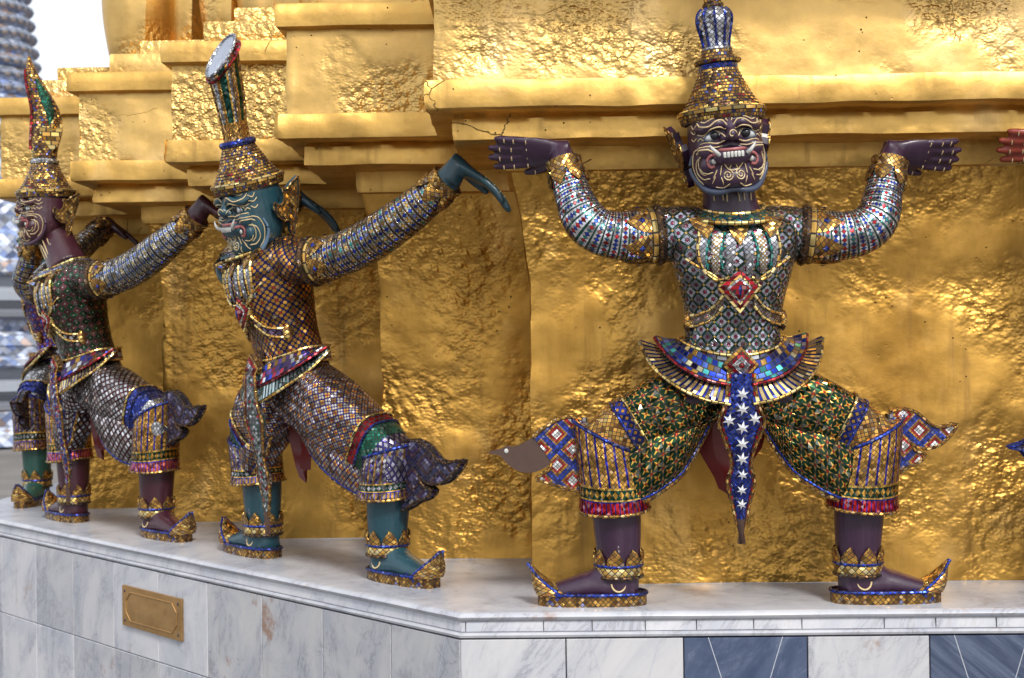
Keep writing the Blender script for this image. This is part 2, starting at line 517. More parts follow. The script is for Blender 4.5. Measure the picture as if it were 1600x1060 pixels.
class MB:
    def __init__(s):
        s.V = []; s.F = []
    def v(s, p):
        s.V.append(Vector(p)); return len(s.V) - 1
    def f(s, idx, uv=None, nn=None, mat=0):
        s.F.append((idx, uv, nn, mat))
    def grid(s, rows, closed=False, mat=0, u0=0.0, v0=0.0):
        """rows[r][c] of points; uv in metres, N in 0..1"""
        R_, C_ = len(rows), len(rows[0])
        cols = C_ + (1 if closed else 0)
        # widths: mean of the rows keeps the chips the same size along a piece
        def rowlen(r):
            return sum((Vector(r[(i + 1) % C_]) - Vector(r[i])).length for i in range(cols - 1))
        colw = [sum((Vector(r[(i + 1) % C_]) - Vector(r[i])).length for r in rows) / R_ for i in range(cols - 1)]
        cu = [0.0]
        for w in colw: cu.append(cu[-1] + w)
        W = max(cu[-1], 1e-9)
        cen = [sum((Vector(p) for p in r), Vector()) / C_ for r in rows]
        if closed:
            vv = [0.0]
            for i in range(1, R_):
                vv.append(vv[-1] + max((cen[i] - cen[i - 1]).length, sum((Vector(rows[i][k]) - Vector(rows[i - 1][k])).length for k in range(C_)) / C_))
        else:
            vv = [0.0]
            for i in range(1, R_):
                vv.append(vv[-1] + sum((Vector(rows[i][k]) - Vector(rows[i - 1][k])).length for k in range(C_)) / C_)
        tot = max(vv[-1], 1e-6)
        ids = [[s.v(p) for p in r] for r in rows]
        for r in range(R_ - 1):
            for c in range(cols - 1):
                c2 = (c + 1) % C_
                u_, u2 = u0 + cu[c], u0 + cu[c + 1]
                s_, s2 = cu[c] / W, cu[c + 1] / W
                s.f((ids[r][c], ids[r][c2], ids[r + 1][c2], ids[r + 1][c]),
                    ((u_, v0 + vv[r]), (u2, v0 + vv[r]), (u2, v0 + vv[r + 1]), (u_, v0 + vv[r + 1])),
                    ((s_, vv[r] / tot), (s2, vv[r] / tot), (s2, vv[r + 1] / tot), (s_, vv[r + 1] / tot)), mat)
        return ids
    def loft(s, rings, cap=True, mat=0, capmat=None):
        ids = s.grid(rings, True, mat)
        if cap:
            for row, pts in ((ids[0], rings[0]), (ids[-1], rings[-1])):
                c = sum((Vector(p) for p in pts), Vector()) / len(pts)
                ci = s.v(c)
                n = len(row)
                for k in range(n):
                    a, b = row[k], row[(k + 1) % n]
                    uvs = tuple(((s.V[q] - c).x + (s.V[q] - c).y * 0.6, (s.V[q] - c).z) for q in (a, b, ci))
                    s.f((a, b, ci), uvs, ((0, 0), (1, 0), (0.5, 1)), mat if capmat is None else capmat)
        return s
    def tube(s, path, rad, n=20, up=(0, 1, 0), cap=True, mat=0, p=2.0, smooth=0, capmat=None):
        """path: points; rad: numbers or (across, along up)"""
        rad = [(r, r) if not isinstance(r, (tuple, list)) else tuple(r) for r in (rad if isinstance(rad, list) else [rad] * len(path))]
        if smooth:
            q = catmull([tuple(a) + tuple(b) for a, b in zip(path, rad)], smooth)
            path = [Vector(x[:3]) for x in q]; rad = [(x[3], x[4]) for x in q]
        path = [Vector(x) for x in path]
        up0 = Vector(up)
        rings = []
        for i, c in enumerate(path):
            t = (path[min(i + 1, len(path) - 1)] - path[max(i - 1, 0)]).normalized()
            b = (up0 - t * up0.dot(t))
            b = b.normalized() if b.length > 1e-4 else Vector((0, 0, 1))
            a = t.cross(b)
            ring = []
            for k in range(n):
                th = 2 * math.pi * k / n
                cs, sn = math.cos(th), math.sin(th)
                if p != 2.0:
                    cs = math.copysign(abs(cs) ** (2 / p), cs); sn = math.copysign(abs(sn) ** (2 / p), sn)
                ring.append(c + b * cs * rad[i][1] + a * sn * rad[i][0])
            rings.append(ring)
        s.loft(rings, cap, mat, capmat)
        return s
    def ball(s, c, r, n=14, mat=0, rot=None):
        r = (r, r, r) if not isinstance(r, (tuple, list)) else r
        c = Vector(c)
        rings = []
        m = max(6, n // 2)
        for i in range(m + 1):
            ph = math.pi * i / m
            rr = max(math.sin(ph), 0.02)
            ring = []
            for k in range(n):
                th = 2 * math.pi * k / n
                q = Vector((r[0] * rr * math.cos(th), r[1] * rr * math.sin(th), -r[2] * math.cos(ph)))
                if rot is not None: q = rot @ q
                ring.append(c + q)
            rings.append(ring)
        return s.loft(rings, True, mat)
    def lathe(s, prof, n=40, mat=0, M=None, cap=True, wob=0.0):
        """prof: (radius, height)"""
        rings = []
        for r, z in prof:
            rings.append([(M or Matrix()) @ Vector((r * math.sin(2 * math.pi * k / n), r * math.cos(2 * math.pi * k / n), z)) for k in range(n)])
        return s.loft(rings, cap, mat)
    def box(s, a, b, mat=0):
        a, b = Vector(a), Vector(b)
        p = [(x, y, z) for z in (a.z, b.z) for y in (a.y, b.y) for x in (a.x, b.x)]
        i = [s.v(q) for q in p]
        for f in ((0, 2, 3, 1), (4, 5, 7, 6), (0, 1, 5, 4), (2, 6, 7, 3), (0, 4, 6, 2), (1, 3, 7, 5)):
            uv = []
            for k in f:
                q = s.V[i[k]]; uv.append((q.x + q.y, q.z))
            s.f(tuple(i[k] for k in f), tuple(uv), None, mat)
        return s
    def sheet(s, rows, th, mat=0, backmat=None):
        """a grid with thickness th behind it"""
        R_, C_ = len(rows), len(rows[0])
        rows = [[Vector(p) for p in r] for r in rows]
        back = []
        for r in range(R_):
            br = []
            for c in range(C_):
                du = rows[r][min(c + 1, C_ - 1)] - rows[r][max(c - 1, 0)]
                dv = rows[min(r + 1, R_ - 1)][c] - rows[max(r - 1, 0)][c]
                nrm = du.cross(dv)
                nrm = nrm.normalized() if nrm.length > 1e-9 else Vector((0, 1, 0))
                br.append(rows[r][c] + nrm * th)
            back.append(br)
        A = s.grid(rows, False, mat)
        bm = mat if backmat is None else backmat
        B = s.grid(back, False, bm)
        loop = [(0, c) for c in range(C_)] + [(r, C_ - 1) for r in range(1, R_)] + [(R_ - 1, c) for c in range(C_ - 2, -1, -1)] + [(r, 0) for r in range(R_ - 2, 0, -1)]
        for k in range(len(loop)):
            (r, c), (r2, c2) = loop[k], loop[(k + 1) % len(loop)]
            s.f((A[r][c], B[r][c], B[r2][c2], A[r2][c2]), None, None, bm)
        return s
    def slab(s, outline, M, th, mat=0, dome=0.0):
        """flat outline (x, z) extruded along local y by th, centred; M places it"""
        n = len(outline)
        cx = sum(p[0] for p in outline) / n; cz = sum(p[1] for p in outline) / n
        tri = tessellate_polygon([[Vector((p[0], p[1], 0)) for p in outline]])
        for sgn in (-1, 1):
            ids = [s.v(M @ Vector((p[0], sgn * th / 2, p[1]))) for p in outline]
            for t in tri:
                s.f(tuple(ids[k] for k in t), tuple((outline[k][0], outline[k][1]) for k in t), tuple((0.5, 0.5) for k in t), mat)
            if sgn < 0: A = ids
            else: B = ids
        for k in range(n):
            k2 = (k + 1) % n
            s.f((A[k], A[k2], B[k2], B[k]), ((outline[k][0], outline[k][1]), (outline[k2][0], outline[k2][1]), (outline[k2][0] + .004, outline[k2][1]), (outline[k][0] + .004, outline[k][1])), None, mat)
        return s
    def xf(s, M):
        s.V = [M @ p for p in s.V]; return s
    def add(s, o, mat=None):
        k = len(s.V)
        s.V += [p.copy() for p in o.V]
        s.F += [(tuple(i + k for i in f), uv, nn, m if mat is None else mat) for f, uv, nn, m in o.F]
        return s
    def mesh(s, name, smooth=True, angle=40):
        me = bpy.data.meshes.new(name)
        me.from_pydata([tuple(p) for p in s.V], [], [f[0] for f in s.F])
        u1 = me.uv_layers.new(name='UVMap'); u2 = me.uv_layers.new(name='band01')
        li = 0
        for (idx, uv, nn, mt), po in zip(s.F, me.polygons):
            po.material_index = mt
            for k in range(len(idx)):
                if uv: u1.data[li].uv = uv[k]
                else:
                    q = s.V[idx[k]]; u1.data[li].uv = (q.x + q.y, q.z)
                u2.data[li].uv = nn[k] if nn else (0.5, 0.5)
                li += 1
        import bmesh
        bm = bmesh.new(); bm.from_mesh(me)
        bmesh.ops.recalc_face_normals(bm, faces=bm.faces[:])
        bm.to_mesh(me); bm.free()
        me.polygons.foreach_set('use_smooth', [smooth] * len(me.polygons))
        if smooth: me.set_sharp_from_angle(angle=R(angle))
        return me

def obj(name, me, mats, parent=None, M=None):
    if isinstance(me, MB): me = me.mesh(name)
    for m in (mats if isinstance(mats, (list, tuple)) else [mats]): me.materials.append(m)
    o = bpy.data.objects.new(name, me)
    COL.objects.link(o)
    if parent is not None: o.parent = parent
    if M is not None: o.matrix_local = M
    return o

def thing(name, label, cat, M=None, group=None):
    o = bpy.data.objects.new(name, None)
    o.empty_display_size = 0.2
    COL.objects.link(o)
    if M is not None: o.matrix_world = M
    o['label'] = label; o['category'] = cat
    if group: o['group'] = group
    return o

def tag(o, label, cat, group=None):
    o['label'] = label; o['category'] = cat
    if group: o['group'] = group
    return o

def remesh(mb, voxel, smooth_iter=3):
    """join closed shapes into one continuous skin"""
    me = mb.mesh("tmp")
    o = bpy.data.objects.new("tmp", me); COL.objects.link(o)
    r = o.modifiers.new("r", 'REMESH'); r.mode = 'VOXEL'; r.voxel_size = voxel; r.adaptivity = 0
    s = o.modifiers.new("s", 'SMOOTH'); s.iterations = smooth_iter; s.factor = 0.5
    dg = bpy.context.evaluated_depsgraph_get()
    out = bpy.data.meshes.new_from_object(o.evaluated_get(dg))
    bpy.data.objects.remove(o); bpy.data.meshes.remove(me)
    out.polygons.foreach_set('use_smooth', [True] * len(out.polygons))
    return out

def fbm(p, sc, oct=3):
    return noise.fractal(Vector(p) * sc, 1.0, 2.0, oct, noise_basis='PERLIN_ORIGINAL')

# ------------------------------------------------------------------ the gilded chedi
STEP = 0.578
G_LOW = m_gold("gilded_plaster", (0.665, 0.375, 0.082), (0.10, 0.052, 0.018), 1.3, 30.0, 0.9, 0.34, relief=0.0175, where_lo=0.42, weather_shade=0.55)
G_BAND = m_gold("gilded_moulding", (0.75, 0.465, 0.13), (0.20, 0.11, 0.035), 0.35, 14.0, 0.8, 0.37, relief=0.020, cracks=0.7, weather_shade=0.35)
G_UP = m_gold("gilded_upper_plaster", (0.77, 0.50, 0.165), (0.25, 0.14, 0.045), 1.5, 40.0, 0.18, 0.34, streak=False, relief=0.017, cracks=0.4, weather_shade=0.25)  # same gold as the lower wall, its brighter sky reflection put into the base colour

def corner_path(p, y_off=0.0, right=4.2, left=8.0):
    """plan of the redented corner pushed out by p: list of (x, y)"""
    pts = [(right, -p)]
    for i in range(5):
        pts.append((-STEP * i - p, STEP * i - p))
        if i < 4: pts.append((-STEP * i - p, STEP * (i + 1) - p))
    pts.append((-STEP * 4 - p, left))
    return pts

def path_samples(step=0.022):
    """parameter list along the plan: (segment, fraction)"""
    base = corner_path(0.0)
    out = []
    for i in range(len(base) - 1):
        a, b = Vector((*base[i], 0)), Vector((*base[i + 1], 0))
        L = (b - a).length
        n = max(2, int(L / step))
        for k in range(n):
            f = k / n
            out.append((i, f))
        # a tight pair at each corner keeps the arris crisp yet worn
        out.append((i, 1.0 - 0.007 / L))
    out.append((len(base) - 2, 1.0))
    return out

SAMP = path_samples()

def band(profile, amp=0.004, freq=6.0, amp2=0.0, seed=0.0, samp=SAMP):
    """profile: (p, z) from bottom to top swept round the corner, with the unevenness of old plaster"""
    rows = []
    for p, z in profile:
        base = corner_path(p)
        row = []
        for i, f in samp:
            a, b = base[i], base[i + 1]
            x, y = a[0] + (b[0] - a[0]) * f, a[1] + (b[1] - a[1]) * f
            q = Vector((x * 1.0 + seed, y, z))
            d = amp * fbm(q, freq, 3) + amp2 * fbm(q, freq * 0.28, 2)
            dz = amp * 0.7 * noise.noise(q * freq * 0.6 + Vector((5, 5, 5)))
            # outward of the corner: both -x and -y
            if i % 2 == 0: y -= d
            else: x -= d
            if f > 0.985 or f < 0.015: x -= d * 0.5; y -= d * 0.5
            row.append((x, y, z + dz))
        rows.append(row)
    mb = MB(); mb.grid(rows); return mb

chedi = thing("golden_chedi", "large gilded stepped base of a stupa with a many-angled corner, rising behind the demon statues", "stupa", Matrix.Translation((0, 0, 0)))
def lin(a, b, n):
    return [(a[0] + (b[0] - a[0]) * k / n, a[1] + (b[1] - a[1]) * k / n) for k in range(n)]
low_prof = lin((0.006, 0.001), (0.0, 1.02), 34) + lin((0.0, 1.02), (0.022, 1.25), 8) + lin((0.022, 1.25), (0.058, 1.405), 6) + [(0.058, 1.405)]
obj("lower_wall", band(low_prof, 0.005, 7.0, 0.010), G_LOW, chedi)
obj("frieze", band([(0.05, 1.402), (0.075, 1.408), (0.080, 1.43), (0.080, 1.46), (0.080, 1.486), (0.080, 1.495)], 0.004, 8.0, 0.004, 3.0), G_BAND, chedi)
obj("lower_moulding", band([(0.065, 1.486), (0.12, 1.4862), (0.18, 1.4864), (0.242, 1.4865), (0.250, 1.490), (0.252, 1.51), (0.250, 1.54), (0.248, 1.558), (0.240, 1.566), (0.236, 1.575)], 0.0075, 9.0, 0.007, 9.0), G_BAND, chedi)
obj("cornice", band([(0.22, 1.572), (0.27, 1.573), (0.318, 1.574), (0.328, 1.580), (0.331, 1.60), (0.330, 1.63), (0.330, 1.655), (0.326, 1.667), (0.306, 1.6705)], 0.0070, 9.0, 0.007, 14.0), G_BAND, chedi)
obj("upper_wall", band(lin((0.300, 1.668), (0.296, 1.98), 14) + [(0.296, 1.98)], 0.004, 9.0, 0.004, 21.0), G_UP, chedi)
obj("upper_cornice", band([(0.28, 1.976), (0.322, 1.977), (0.332, 1.984), (0.334, 2.02), (0.333, 2.058), (0.327, 2.068), (0.24, 2.073), (0.17, 2.075)], 0.004, 6.0, 0.005, 28.0), G_BAND, chedi)
obj("terrace_step", band([(0.185, 2.070), (0.19, 2.12), (0.188, 2.172), (0.182, 2.180), (0.09, 2.183)], 0.004, 6.0, 0.004, 35.0), G_UP, chedi)
obj("terrace_step", band([(0.085, 2.178), (0.087, 2.25), (0.083, 2.262), (-0.10, 2.265), (-0.30, 2.267)], 0.004, 6.0, 0.004, 41.0), G_UP, chedi)
# the main face carries on upward above the first corner
mb = MB()
rows = []
for z in [2.06 + 0.03 * k for k in range(30)]:
    rows.append([(-0.30 + 0.03 * k, -0.294 + 0.004 * fbm((k * 0.03, 1, z), 8), z) for k in range(150)])
mb.sheet(rows, 0.25)
obj("upper_wall", mb, G_UP, chedi)
# bulging gilded lotus petals of the bell that stands on the terraces
def petal(px, Z, wpx, zb, h, depth):
    cx = (px - 830) / 2100 * Z
    hw = wpx / 2100 * Z
    rows = []
    for i in range(19):
        t = i / 18
        w = hw * (0.60 + 0.40 * math.sin(math.pi * min(1, 0.10 + t * 0.75)))
        if t > 0.6: w *= 1 - ((t - 0.6) / 0.4) ** 2 * 0.75
        row = []
        for k in range(21):
            th = math.pi * (k / 20)
            q = math.sin(th)
            y = -depth * (q ** 0.7) * (0.65 + 0.35 * math.sin(math.pi * min(1, t + 0.15)))
            crease = 0.020 * math.exp(-((k - 13) / 1.2) ** 2)
            row.append((cx - w * math.cos(th), Z - 4.6 + y - crease + 0.004 * noise.noise(Vector((th * 2, t * 5, px))), zb + h * t))
        rows.append(row)
    m = MB(); m.sheet(rows, -0.05); return m
for px, Z, w, h, dep in ((226, 6.62, 58, 0.75, 0.22), (300, 6.75, 46, 0.75, 0.20), (362, 6.50, 44, 0.70, 0.20), (425, 6.35, 50, 0.70, 0.20), (520, 6.1, 52, 0.7, 0.20)):
    obj("lotus_petal", petal(px, Z, w, 2.180 if px < 300 else 2.26, h, dep), G_UP, chedi)
m = MB()
m.lathe([(2.20, 2.20), (2.26, 2.5), (2.16, 2.9), (2.05, 3.3)], 72, M=Matrix.Translation((0.30, 3.25, 0)))
obj("bell", m, G_UP, chedi)

# ------------------------------------------------------------------ marble plinth
MW = m_marble("white_marble", (0.54, 0.54, 0.555), (0.12, 0.12, 0.16), (0.40, 0.415, 0.47), 0.9)
ML = m_marble("ledge_marble", (0.52, 0.53, 0.57), (0.16, 0.13, 0.12), (0.38, 0.40, 0.46), 0.7)
MG = m_marble("grey_marble", (0.58, 0.58, 0.61), (0.18, 0.17, 0.20), (0.42, 0.44, 0.50), 0.8)
MB_ = m_marble("blue_marble", (0.042, 0.062, 0.125), (0.22, 0.26, 0.36), (0.10, 0.13, 0.21))
MBS = m_marble("striped_blue_marble", (0.045, 0.064, 0.120), (0.20, 0.24, 0.33), (0.115, 0.145, 0.22), slash=True)
M_JOINT = m_paint("dark_joint", (0.05, 0.05, 0.06), 0.9)
M_LINE = m_paint("inlaid_pale_line", (0.48, 0.51, 0.58), 0.5)

K1 = Vector((-0.232, -0.483, 0))
CH = Vector((-1, 1, 0)).normalized()
K2 = K1 + CH * 3.84

def plinth_path(d):
    """ledge edge pulled in by d: right face, long bevel, left face"""
    t = math.tan(R(22.5))
    a = Vector((K1.x + d * t, K1.y + d, 0))
    b = Vector((K2.x + d, K2.y + d * t, 0))
    return [Vector((4.4, K1.y + d, 0)), a, b, Vector((K2.x + d, 8.5, 0))]

def plinth_band(prof, seg=0.05, amp=0.0012):
    rows = []
    for d, z in prof:
        P = plinth_path(d)
        row = []
        for i in range(3):
            n = max(2, int((P[i + 1] - P[i]).length / seg))
            for k in range(n):
                q = P[i].lerp(P[i + 1], k / n)
                w = amp * noise.noise(q * 3.1 + Vector((0, 0, z * 40)))
                row.append((q.x + w, q.y - w, z + w))
        row.append(tuple(P[3])[:2] + (z,))
        rows.append(row)
    m = MB(); m.grid(rows); return m

plinth = thing("marble_plinth", "pale veined marble plinth with a moulded ledge carrying the demon statues", "plinth", Matrix.Translation((0, 0, 0)))
ledge_prof = [(1.35, 0.0), (0.9, 0.0), (0.60, 0.0), (0.3, 0.0), (0.1, 0.0), (0.022, 0.0), (0.012, -0.001), (0.004, -0.006), (0.0, -0.0125), (0.003, -0.020), (0.010, -0.025), (0.020, -0.027)]
obj("ledge_slab", plinth_band(ledge_prof), ML, plinth)
mbl = plinth_band([(0.016, -0.0262), (0.014, -0.032), (0.012, -0.058), (0.016, -0.0605)])
obj("fascia", mbl, MG, plinth)
obj("bead_moulding", plinth_band([(0.018, -0.0603), (0.006, -0.062), (0.001, -0.068), (0.003, -0.075), (0.012, -0.0785), (0.030, -0.079)]), ML, plinth)
obj("core", plinth_band([(0.030, -0.0785), (0.0235, -0.080), (0.0235, -0.86)], 0.4, 0), M_JOINT, plinth)

def tile(p0, p1, z0, z1, nrm, mat, label=None, lines=()):
    """one marble facing slab between two points of the face, with an inlaid star of thin lines"""
    d = (p1 - p0); L = d.length; e = d / L
    g = 0.0018
    m = MB()
    prof = [(-0.02, 0), (0.0, 0), (0.0025, 0.0025)]
    def P(u, z, o): return p0 + e * u + Vector((0, 0, z)) + nrm * o
    a = [P(g, z0 + g, -0.02), P(L - g, z0 + g, -0.02), P(L - g, z1 - g, -0.02), P(g, z1 - g, -0.02)]
    b = [P(g, z0 + g, -0.002), P(L - g, z0 + g, -0.002), P(L - g, z1 - g, -0.002), P(g, z1 - g, -0.002)]
    c = [P(g + .002, z0 + g + .002, 0), P(L - g - .002, z0 + g + .002, 0), P(L - g - .002, z1 - g - .002, 0), P(g + .002, z1 - g - .002, 0)]
    ids = [[m.v(q) for q in r] for r in (a, b, c)]
    for r in range(2):
        for k in range(4):
            k2 = (k + 1) % 4
            m.f((ids[r][k], ids[r][k2], ids[r + 1][k2], ids[r + 1][k]))
    m.f(tuple(ids[2]))
    for (u0, w0, u1, w1) in lines:
        A, B = P(u0 * L, z1 + (z0 - z1) * w0, 0.0004), P(u1 * L, z1 + (z0 - z1) * w1, 0.0004)
        t = (B - A).normalized(); s_ = nrm.cross(t) * 0.0012
        q = [m.v(x) for x in (A - s_, B - s_, B + s_, A + s_)]
        m.f(tuple(q), None, None, 1)
    o = obj("marble_tile", m.mesh("marble_tile", smooth=False), [mat, M_LINE], plinth)
    if label: o['label'] = label
    return o

ZT, ZM, ZB = -0.0800, -0.445, -0.845
fy = plinth_path(0.006)
nF = Vector((0, -1, 0)); nC = Vector((-1, -1, 0)).normalized(); nL = Vector((-1, 0, 0))
def star():
    return ((0.5, 1.0, 0.20, 0.0), (0.5, 1.0, 0.80, 0.0), (0.5, 1.0, 0.0, 0.42), (0.5, 1.0, 1.0, 0.42))
xs = [fy[1].x, 0.095, 0.455, 0.833, 1.205, 1.58, 1.95, 2.32, 2.7, 3.08, 3.46, 3.84, 4.22]
kinds = [MW, MW, MB_, MW, MBS, MW, MB_, MW, MBS, MW, MB_, MW]
for i in range(len(xs) - 1):
    a, b = Vector((xs[i], fy[0].y, 0)), Vector((xs[i + 1], fy[0].y, 0))
    lab = {2: "deep blue marble tile with an inlaid star", 4: "dark blue marble tile with slanting grain"}.get(i)
    tile(a, b, ZM, ZT, nF, kinds[i], lab, star() if i > 0 else ())
    tile(a, b, ZB, ZM, nF, kinds[(i + 3) % 5] if i > 1 else MW, None)
tc = [0.0, 0.337]
while tc[-1] < (fy[2] - fy[1]).length - 0.05: tc.append(tc[-1] + 0.372)
tc[-1] = (fy[2] - fy[1]).length
for i in range(len(tc) - 1):
    a, b = fy[1] + CH * tc[i], fy[1] + CH * tc[i + 1]
    lab = "white marble tile with brown stains under the ledge" if i == 1 else None
    tile(b, a, ZM, ZT, nC, MW if i < 4 else MG, lab, star() if i in (0, 1, 2, 3) else ())
    tile(b, a, ZB, ZM, nC, MW if i in (2, 3, 5) else MG)
for i in range(6):
    a, b = Vector((fy[2].x, fy[2].y + 0.9 * i, 0)), Vector((fy[2].x, fy[2].y + 0.9 * (i + 1), 0))
    tile(b, a, ZM, ZT, nL, MG); tile(b, a, ZB, ZM, nL, MG)

# joints in the fascia of the ledge on the right face
for px in (722, 844, 920, 1003, 1083, 1172, 1247, 1375, 1455, 1549):
    x = (px - 830) / 2100 * 4.12
    mj = MB()
    mj.box((x - 0.0010, K1.y + 0.0108, -0.0575), (x + 0.0010, K1.y + 0.03, -0.0285))
    obj("fascia_joint", mj, M_JOINT, plinth)

# ------------------------------------------------------------------ the bronze plaque on the bevel
BRONZE = m_gold("dull_bronze", (0.50, 0.31, 0.13), (0.30, 0.20, 0.10), 0.1, 30.0, 0.5, 0.5, streak=False, pits=False)
def at_ch(px):
    """distance along the bevel at a picture column"""
    k = (px - 830) / 2100
    s = fy[1].x + fy[1].y
    y = (s + 4.6 * -k) / (1 + k)
    return (y - fy[1].y) * math.sqrt(2)
d0, d1 = at_ch(280), at_ch(188)
pm = fy[1] + CH * ((d0 + d1) / 2)
PM = Matrix.Translation(pm + Vector((0, 0, -0.247)) + nC * 0.004) @ Matrix.Rotation(R(-45), 4, 'Z')
W, H = (d1 - d0) / 2, 0.083
plaque = thing("bronze_plaque", "small worn bronze plaque screwed to the marble plinth below the statues", "plaque", PM)
m = MB()
m.slab([(-W, -H), (W, -H), (W, H), (-W, H)], Matrix.Translation((0, -0.002, 0)), 0.012)
obj("plate", m.mesh("plate", smooth=False), BRONZE, plaque)
m = MB()
iw, ih, ch = W * 0.86, H * 0.72, 0.035
fr = [(-iw, -ih + ch), (-iw + ch, -ih), (iw - ch, -ih), (iw, -ih + ch), (iw, ih - ch), (iw - ch, ih), (-iw + ch, ih), (-iw, ih - ch)]
for k in range(8):
    a, b = fr[k], fr[(k + 1) % 8]
    m.tube([(a[0], -0.0085, a[1]), (b[0], -0.0085, b[1])], 0.0032, 8, up=(0, 1, 0.01))
obj("raised_border", m, BRONZE, plaque)
for sx in (-1, 1):
    for sz in (-1, 1):
        m = MB(); m.ball((sx * W * 0.91, -0.008, sz * H * 0.74), (0.006, 0.004, 0.006), 10)
        obj("screw", m, M_JOINT, plaque)

# ------------------------------------------------------------------ ground and far background
T = Mat("courtyard_paving")
x, y, z = T.xyz(T.obj())
ix, iy = (x / 0.6).fl, (y / 0.6).fl
r, _ = T.rnd(ix, iy)
g = ((x / 0.6).fr - 0.5).ab.max(((y / 0.6).fr - 0.5).ab).gt(0.488)
T.set(color=T.mix(g, T.scale((0.42, 0.39, 0.35), 0.8 + r * 0.4) if False else T.mix(r, (0.12, 0.11, 0.10), (0.18, 0.165, 0.15)), (0.12, 0.11, 0.10)), rough=0.7, normal=T.bump(T.noise(T.obj(), 20), 0.01, 0.3))
m = MB(); m.grid([[(-300, -300, -0.85), (300, -300, -0.85)], [(-300, 300, -0.85), (300, 300, -0.85)]])
o = obj("ground", m, T.mat); o['kind'] = 'structure'

TB = m_tiles("blue_white_porcelain", [(0, (0.56, 0.60, 0.70)), (0.35, (0.22, 0.29, 0.50)), (0.6, (0.42, 0.48, 0.62)), (0.9, (0.45, 0.34, 0.30))], 0.16, True, tilt=0.2, metal=0.0, rough=0.35, gw=0.485)
TG = m_paint("grey_stone", (0.16, 0.17, 0.20), 0.8)
TWH = m_paint("white_stucco", (0.34, 0.37, 0.42), 0.8)
prang = thing("prang_tower", "distant ringed tower of blue and white porcelain beyond the golden base", "tower", Matrix.Translation((-10.45, 21.4, -0.85)))
rings = MB()
prof = []
z = 5.2; rad = 1.12
while z < 14:
    prof += [(rad * 0.93, z), (rad * 1.0, z + 0.04), (rad * 1.03, z + 0.10), (rad * 0.99, z + 0.17), (rad * 0.93, z + 0.19), (rad * 0.93, z + 0.25)]
    z += 0.27; rad *= 0.957
prof.append((0.1, z))
rings.lathe(prof, 36)
obj("ringed_spire", rings, TB, prang)
beads = MB()
z = 5.2; rad = 1.12
for k in range(16):
    for j in range(26):
        a = 2 * math.pi * j / 26
        beads.ball((rad * 1.0 * math.sin(a), rad * 1.0 * math.cos(a), z + 0.11), (0.12, 0.12, 0.08), 8)
    z += 0.27; rad *= 0.957
o = obj("petal_band", beads, TB, prang)
tiers = [(1.5, 4.6, 5.25, TB), (1.8, 4.1, 4.62, TB), (2.1, 3.5, 4.12, TB), (2.7, 3.0, 3.52, TB), (2.6, 2.5, 3.02, TWH), (3.0, 2.2, 2.52, TG), (2.9, 1.7, 2.22, TB), (3.3, 1.35, 1.72, TB), (3.2, 0.9, 1.37, TWH), (3.6, 0.6, 0.92, TG), (3.9, 0.0, 0.62, TB)]
for hw, z0, z1, mt in tiers:
    m = MB()
    m.lathe([(hw, z0), (hw * 1.03, z0 + 0.05), (hw * 1.03, z0 + (z1 - z0) * 0.4), (hw * 0.95, z0 + (z1 - z0) * 0.6), (hw * 0.98, z1)], 16)
    obj("plinth_tier", m, mt, prang)

# ------------------------------------------------------------------ the demon statues
PALE = m_paint("pale_gold_paint", (0.72, 0.55, 0.30), 0.4)
EYEW = m_paint("eye_white", (0.50, 0.53, 0.54), 0.25)
BLACK = m_paint("black_paint", (0.008, 0.008, 0.012), 0.25)
TOOTH = m_paint("tooth_white", (0.56, 0.56, 0.53), 0.25)
LIP = m_paint("pink_lip", (0.36, 0.11, 0.11), 0.35)
RIMB = m_paint("slate_blue_rim", (0.055, 0.070, 0.115), 0.3)
REDCLOTH = m_paint("dark_red_lacquer", (0.17, 0.012, 0.010), 0.35)
BARE = m_paint("bare_brown_render", (0.075, 0.04, 0.03), 0.55)
GOLDP = [(0, (0.66, 0.38, 0.08)), (0.30, (0.46, 0.23, 0.045)), (0.66, (0.80, 0.54, 0.17)), (0.80, (0.24, 0.11, 0.03))]
TSOLE = m_tiles("amber_sole_glass", [(0, (0.34, 0.17, 0.03)), (0.4, (0.20, 0.09, 0.02)), (0.75, (0.52, 0.29, 0.06)), (0.92, (0.05, 0.05, 0.20))], 0.016, True, tilt=0.5)
TGOLD = m_tiles("gold_glass_chips", GOLDP, 0.017, True, tilt=0.45)
TGOLDB = m_tiles("bright_gold_glass_band", [(0, (0.92, 0.70, 0.27)), (0.4, (0.85, 0.55, 0.16)), (0.8, (0.60, 0.34, 0.08))], 0.02, False, 2.0, tilt=0.35)
TGOLDC = m_tiles("bright_gold_chips", [(0, (0.92, 0.70, 0.27)), (0.4, (0.85, 0.55, 0.16)), (0.8, (0.50, 0.28, 0.06))], 0.021, True, tilt=0.5)
TCROWN = m_tiles("crown_glass_beads", [(0, (0.66, 0.38, 0.07)), (0.3, (0.34, 0.16, 0.04)), (0.55, (0.78, 0.50, 0.13)), (0.72, (0.15, 0.07, 0.04)), (0.88, (0.10, 0.10, 0.30)), (0.95, (0.36, 0.03, 0.04))], 0.0115, False, 1.0, tilt=0.7, gw=0.37)
TBLUE = m_tiles("blue_glass_chips", [(0, (0.015, 0.045, 0.40)), (0.45, (0.012, 0.025, 0.22)), (0.8, (0.05, 0.10, 0.50))], 0.0135, True, tilt=0.45)
TSILV = m_tiles("silver_glass_chips", [(0, SILV), (0.4, (0.45, 0.47, 0.52)), (0.75, WHITE), (0.9, (0.28, 0.28, 0.34))], 0.015, True, tilt=0.7)
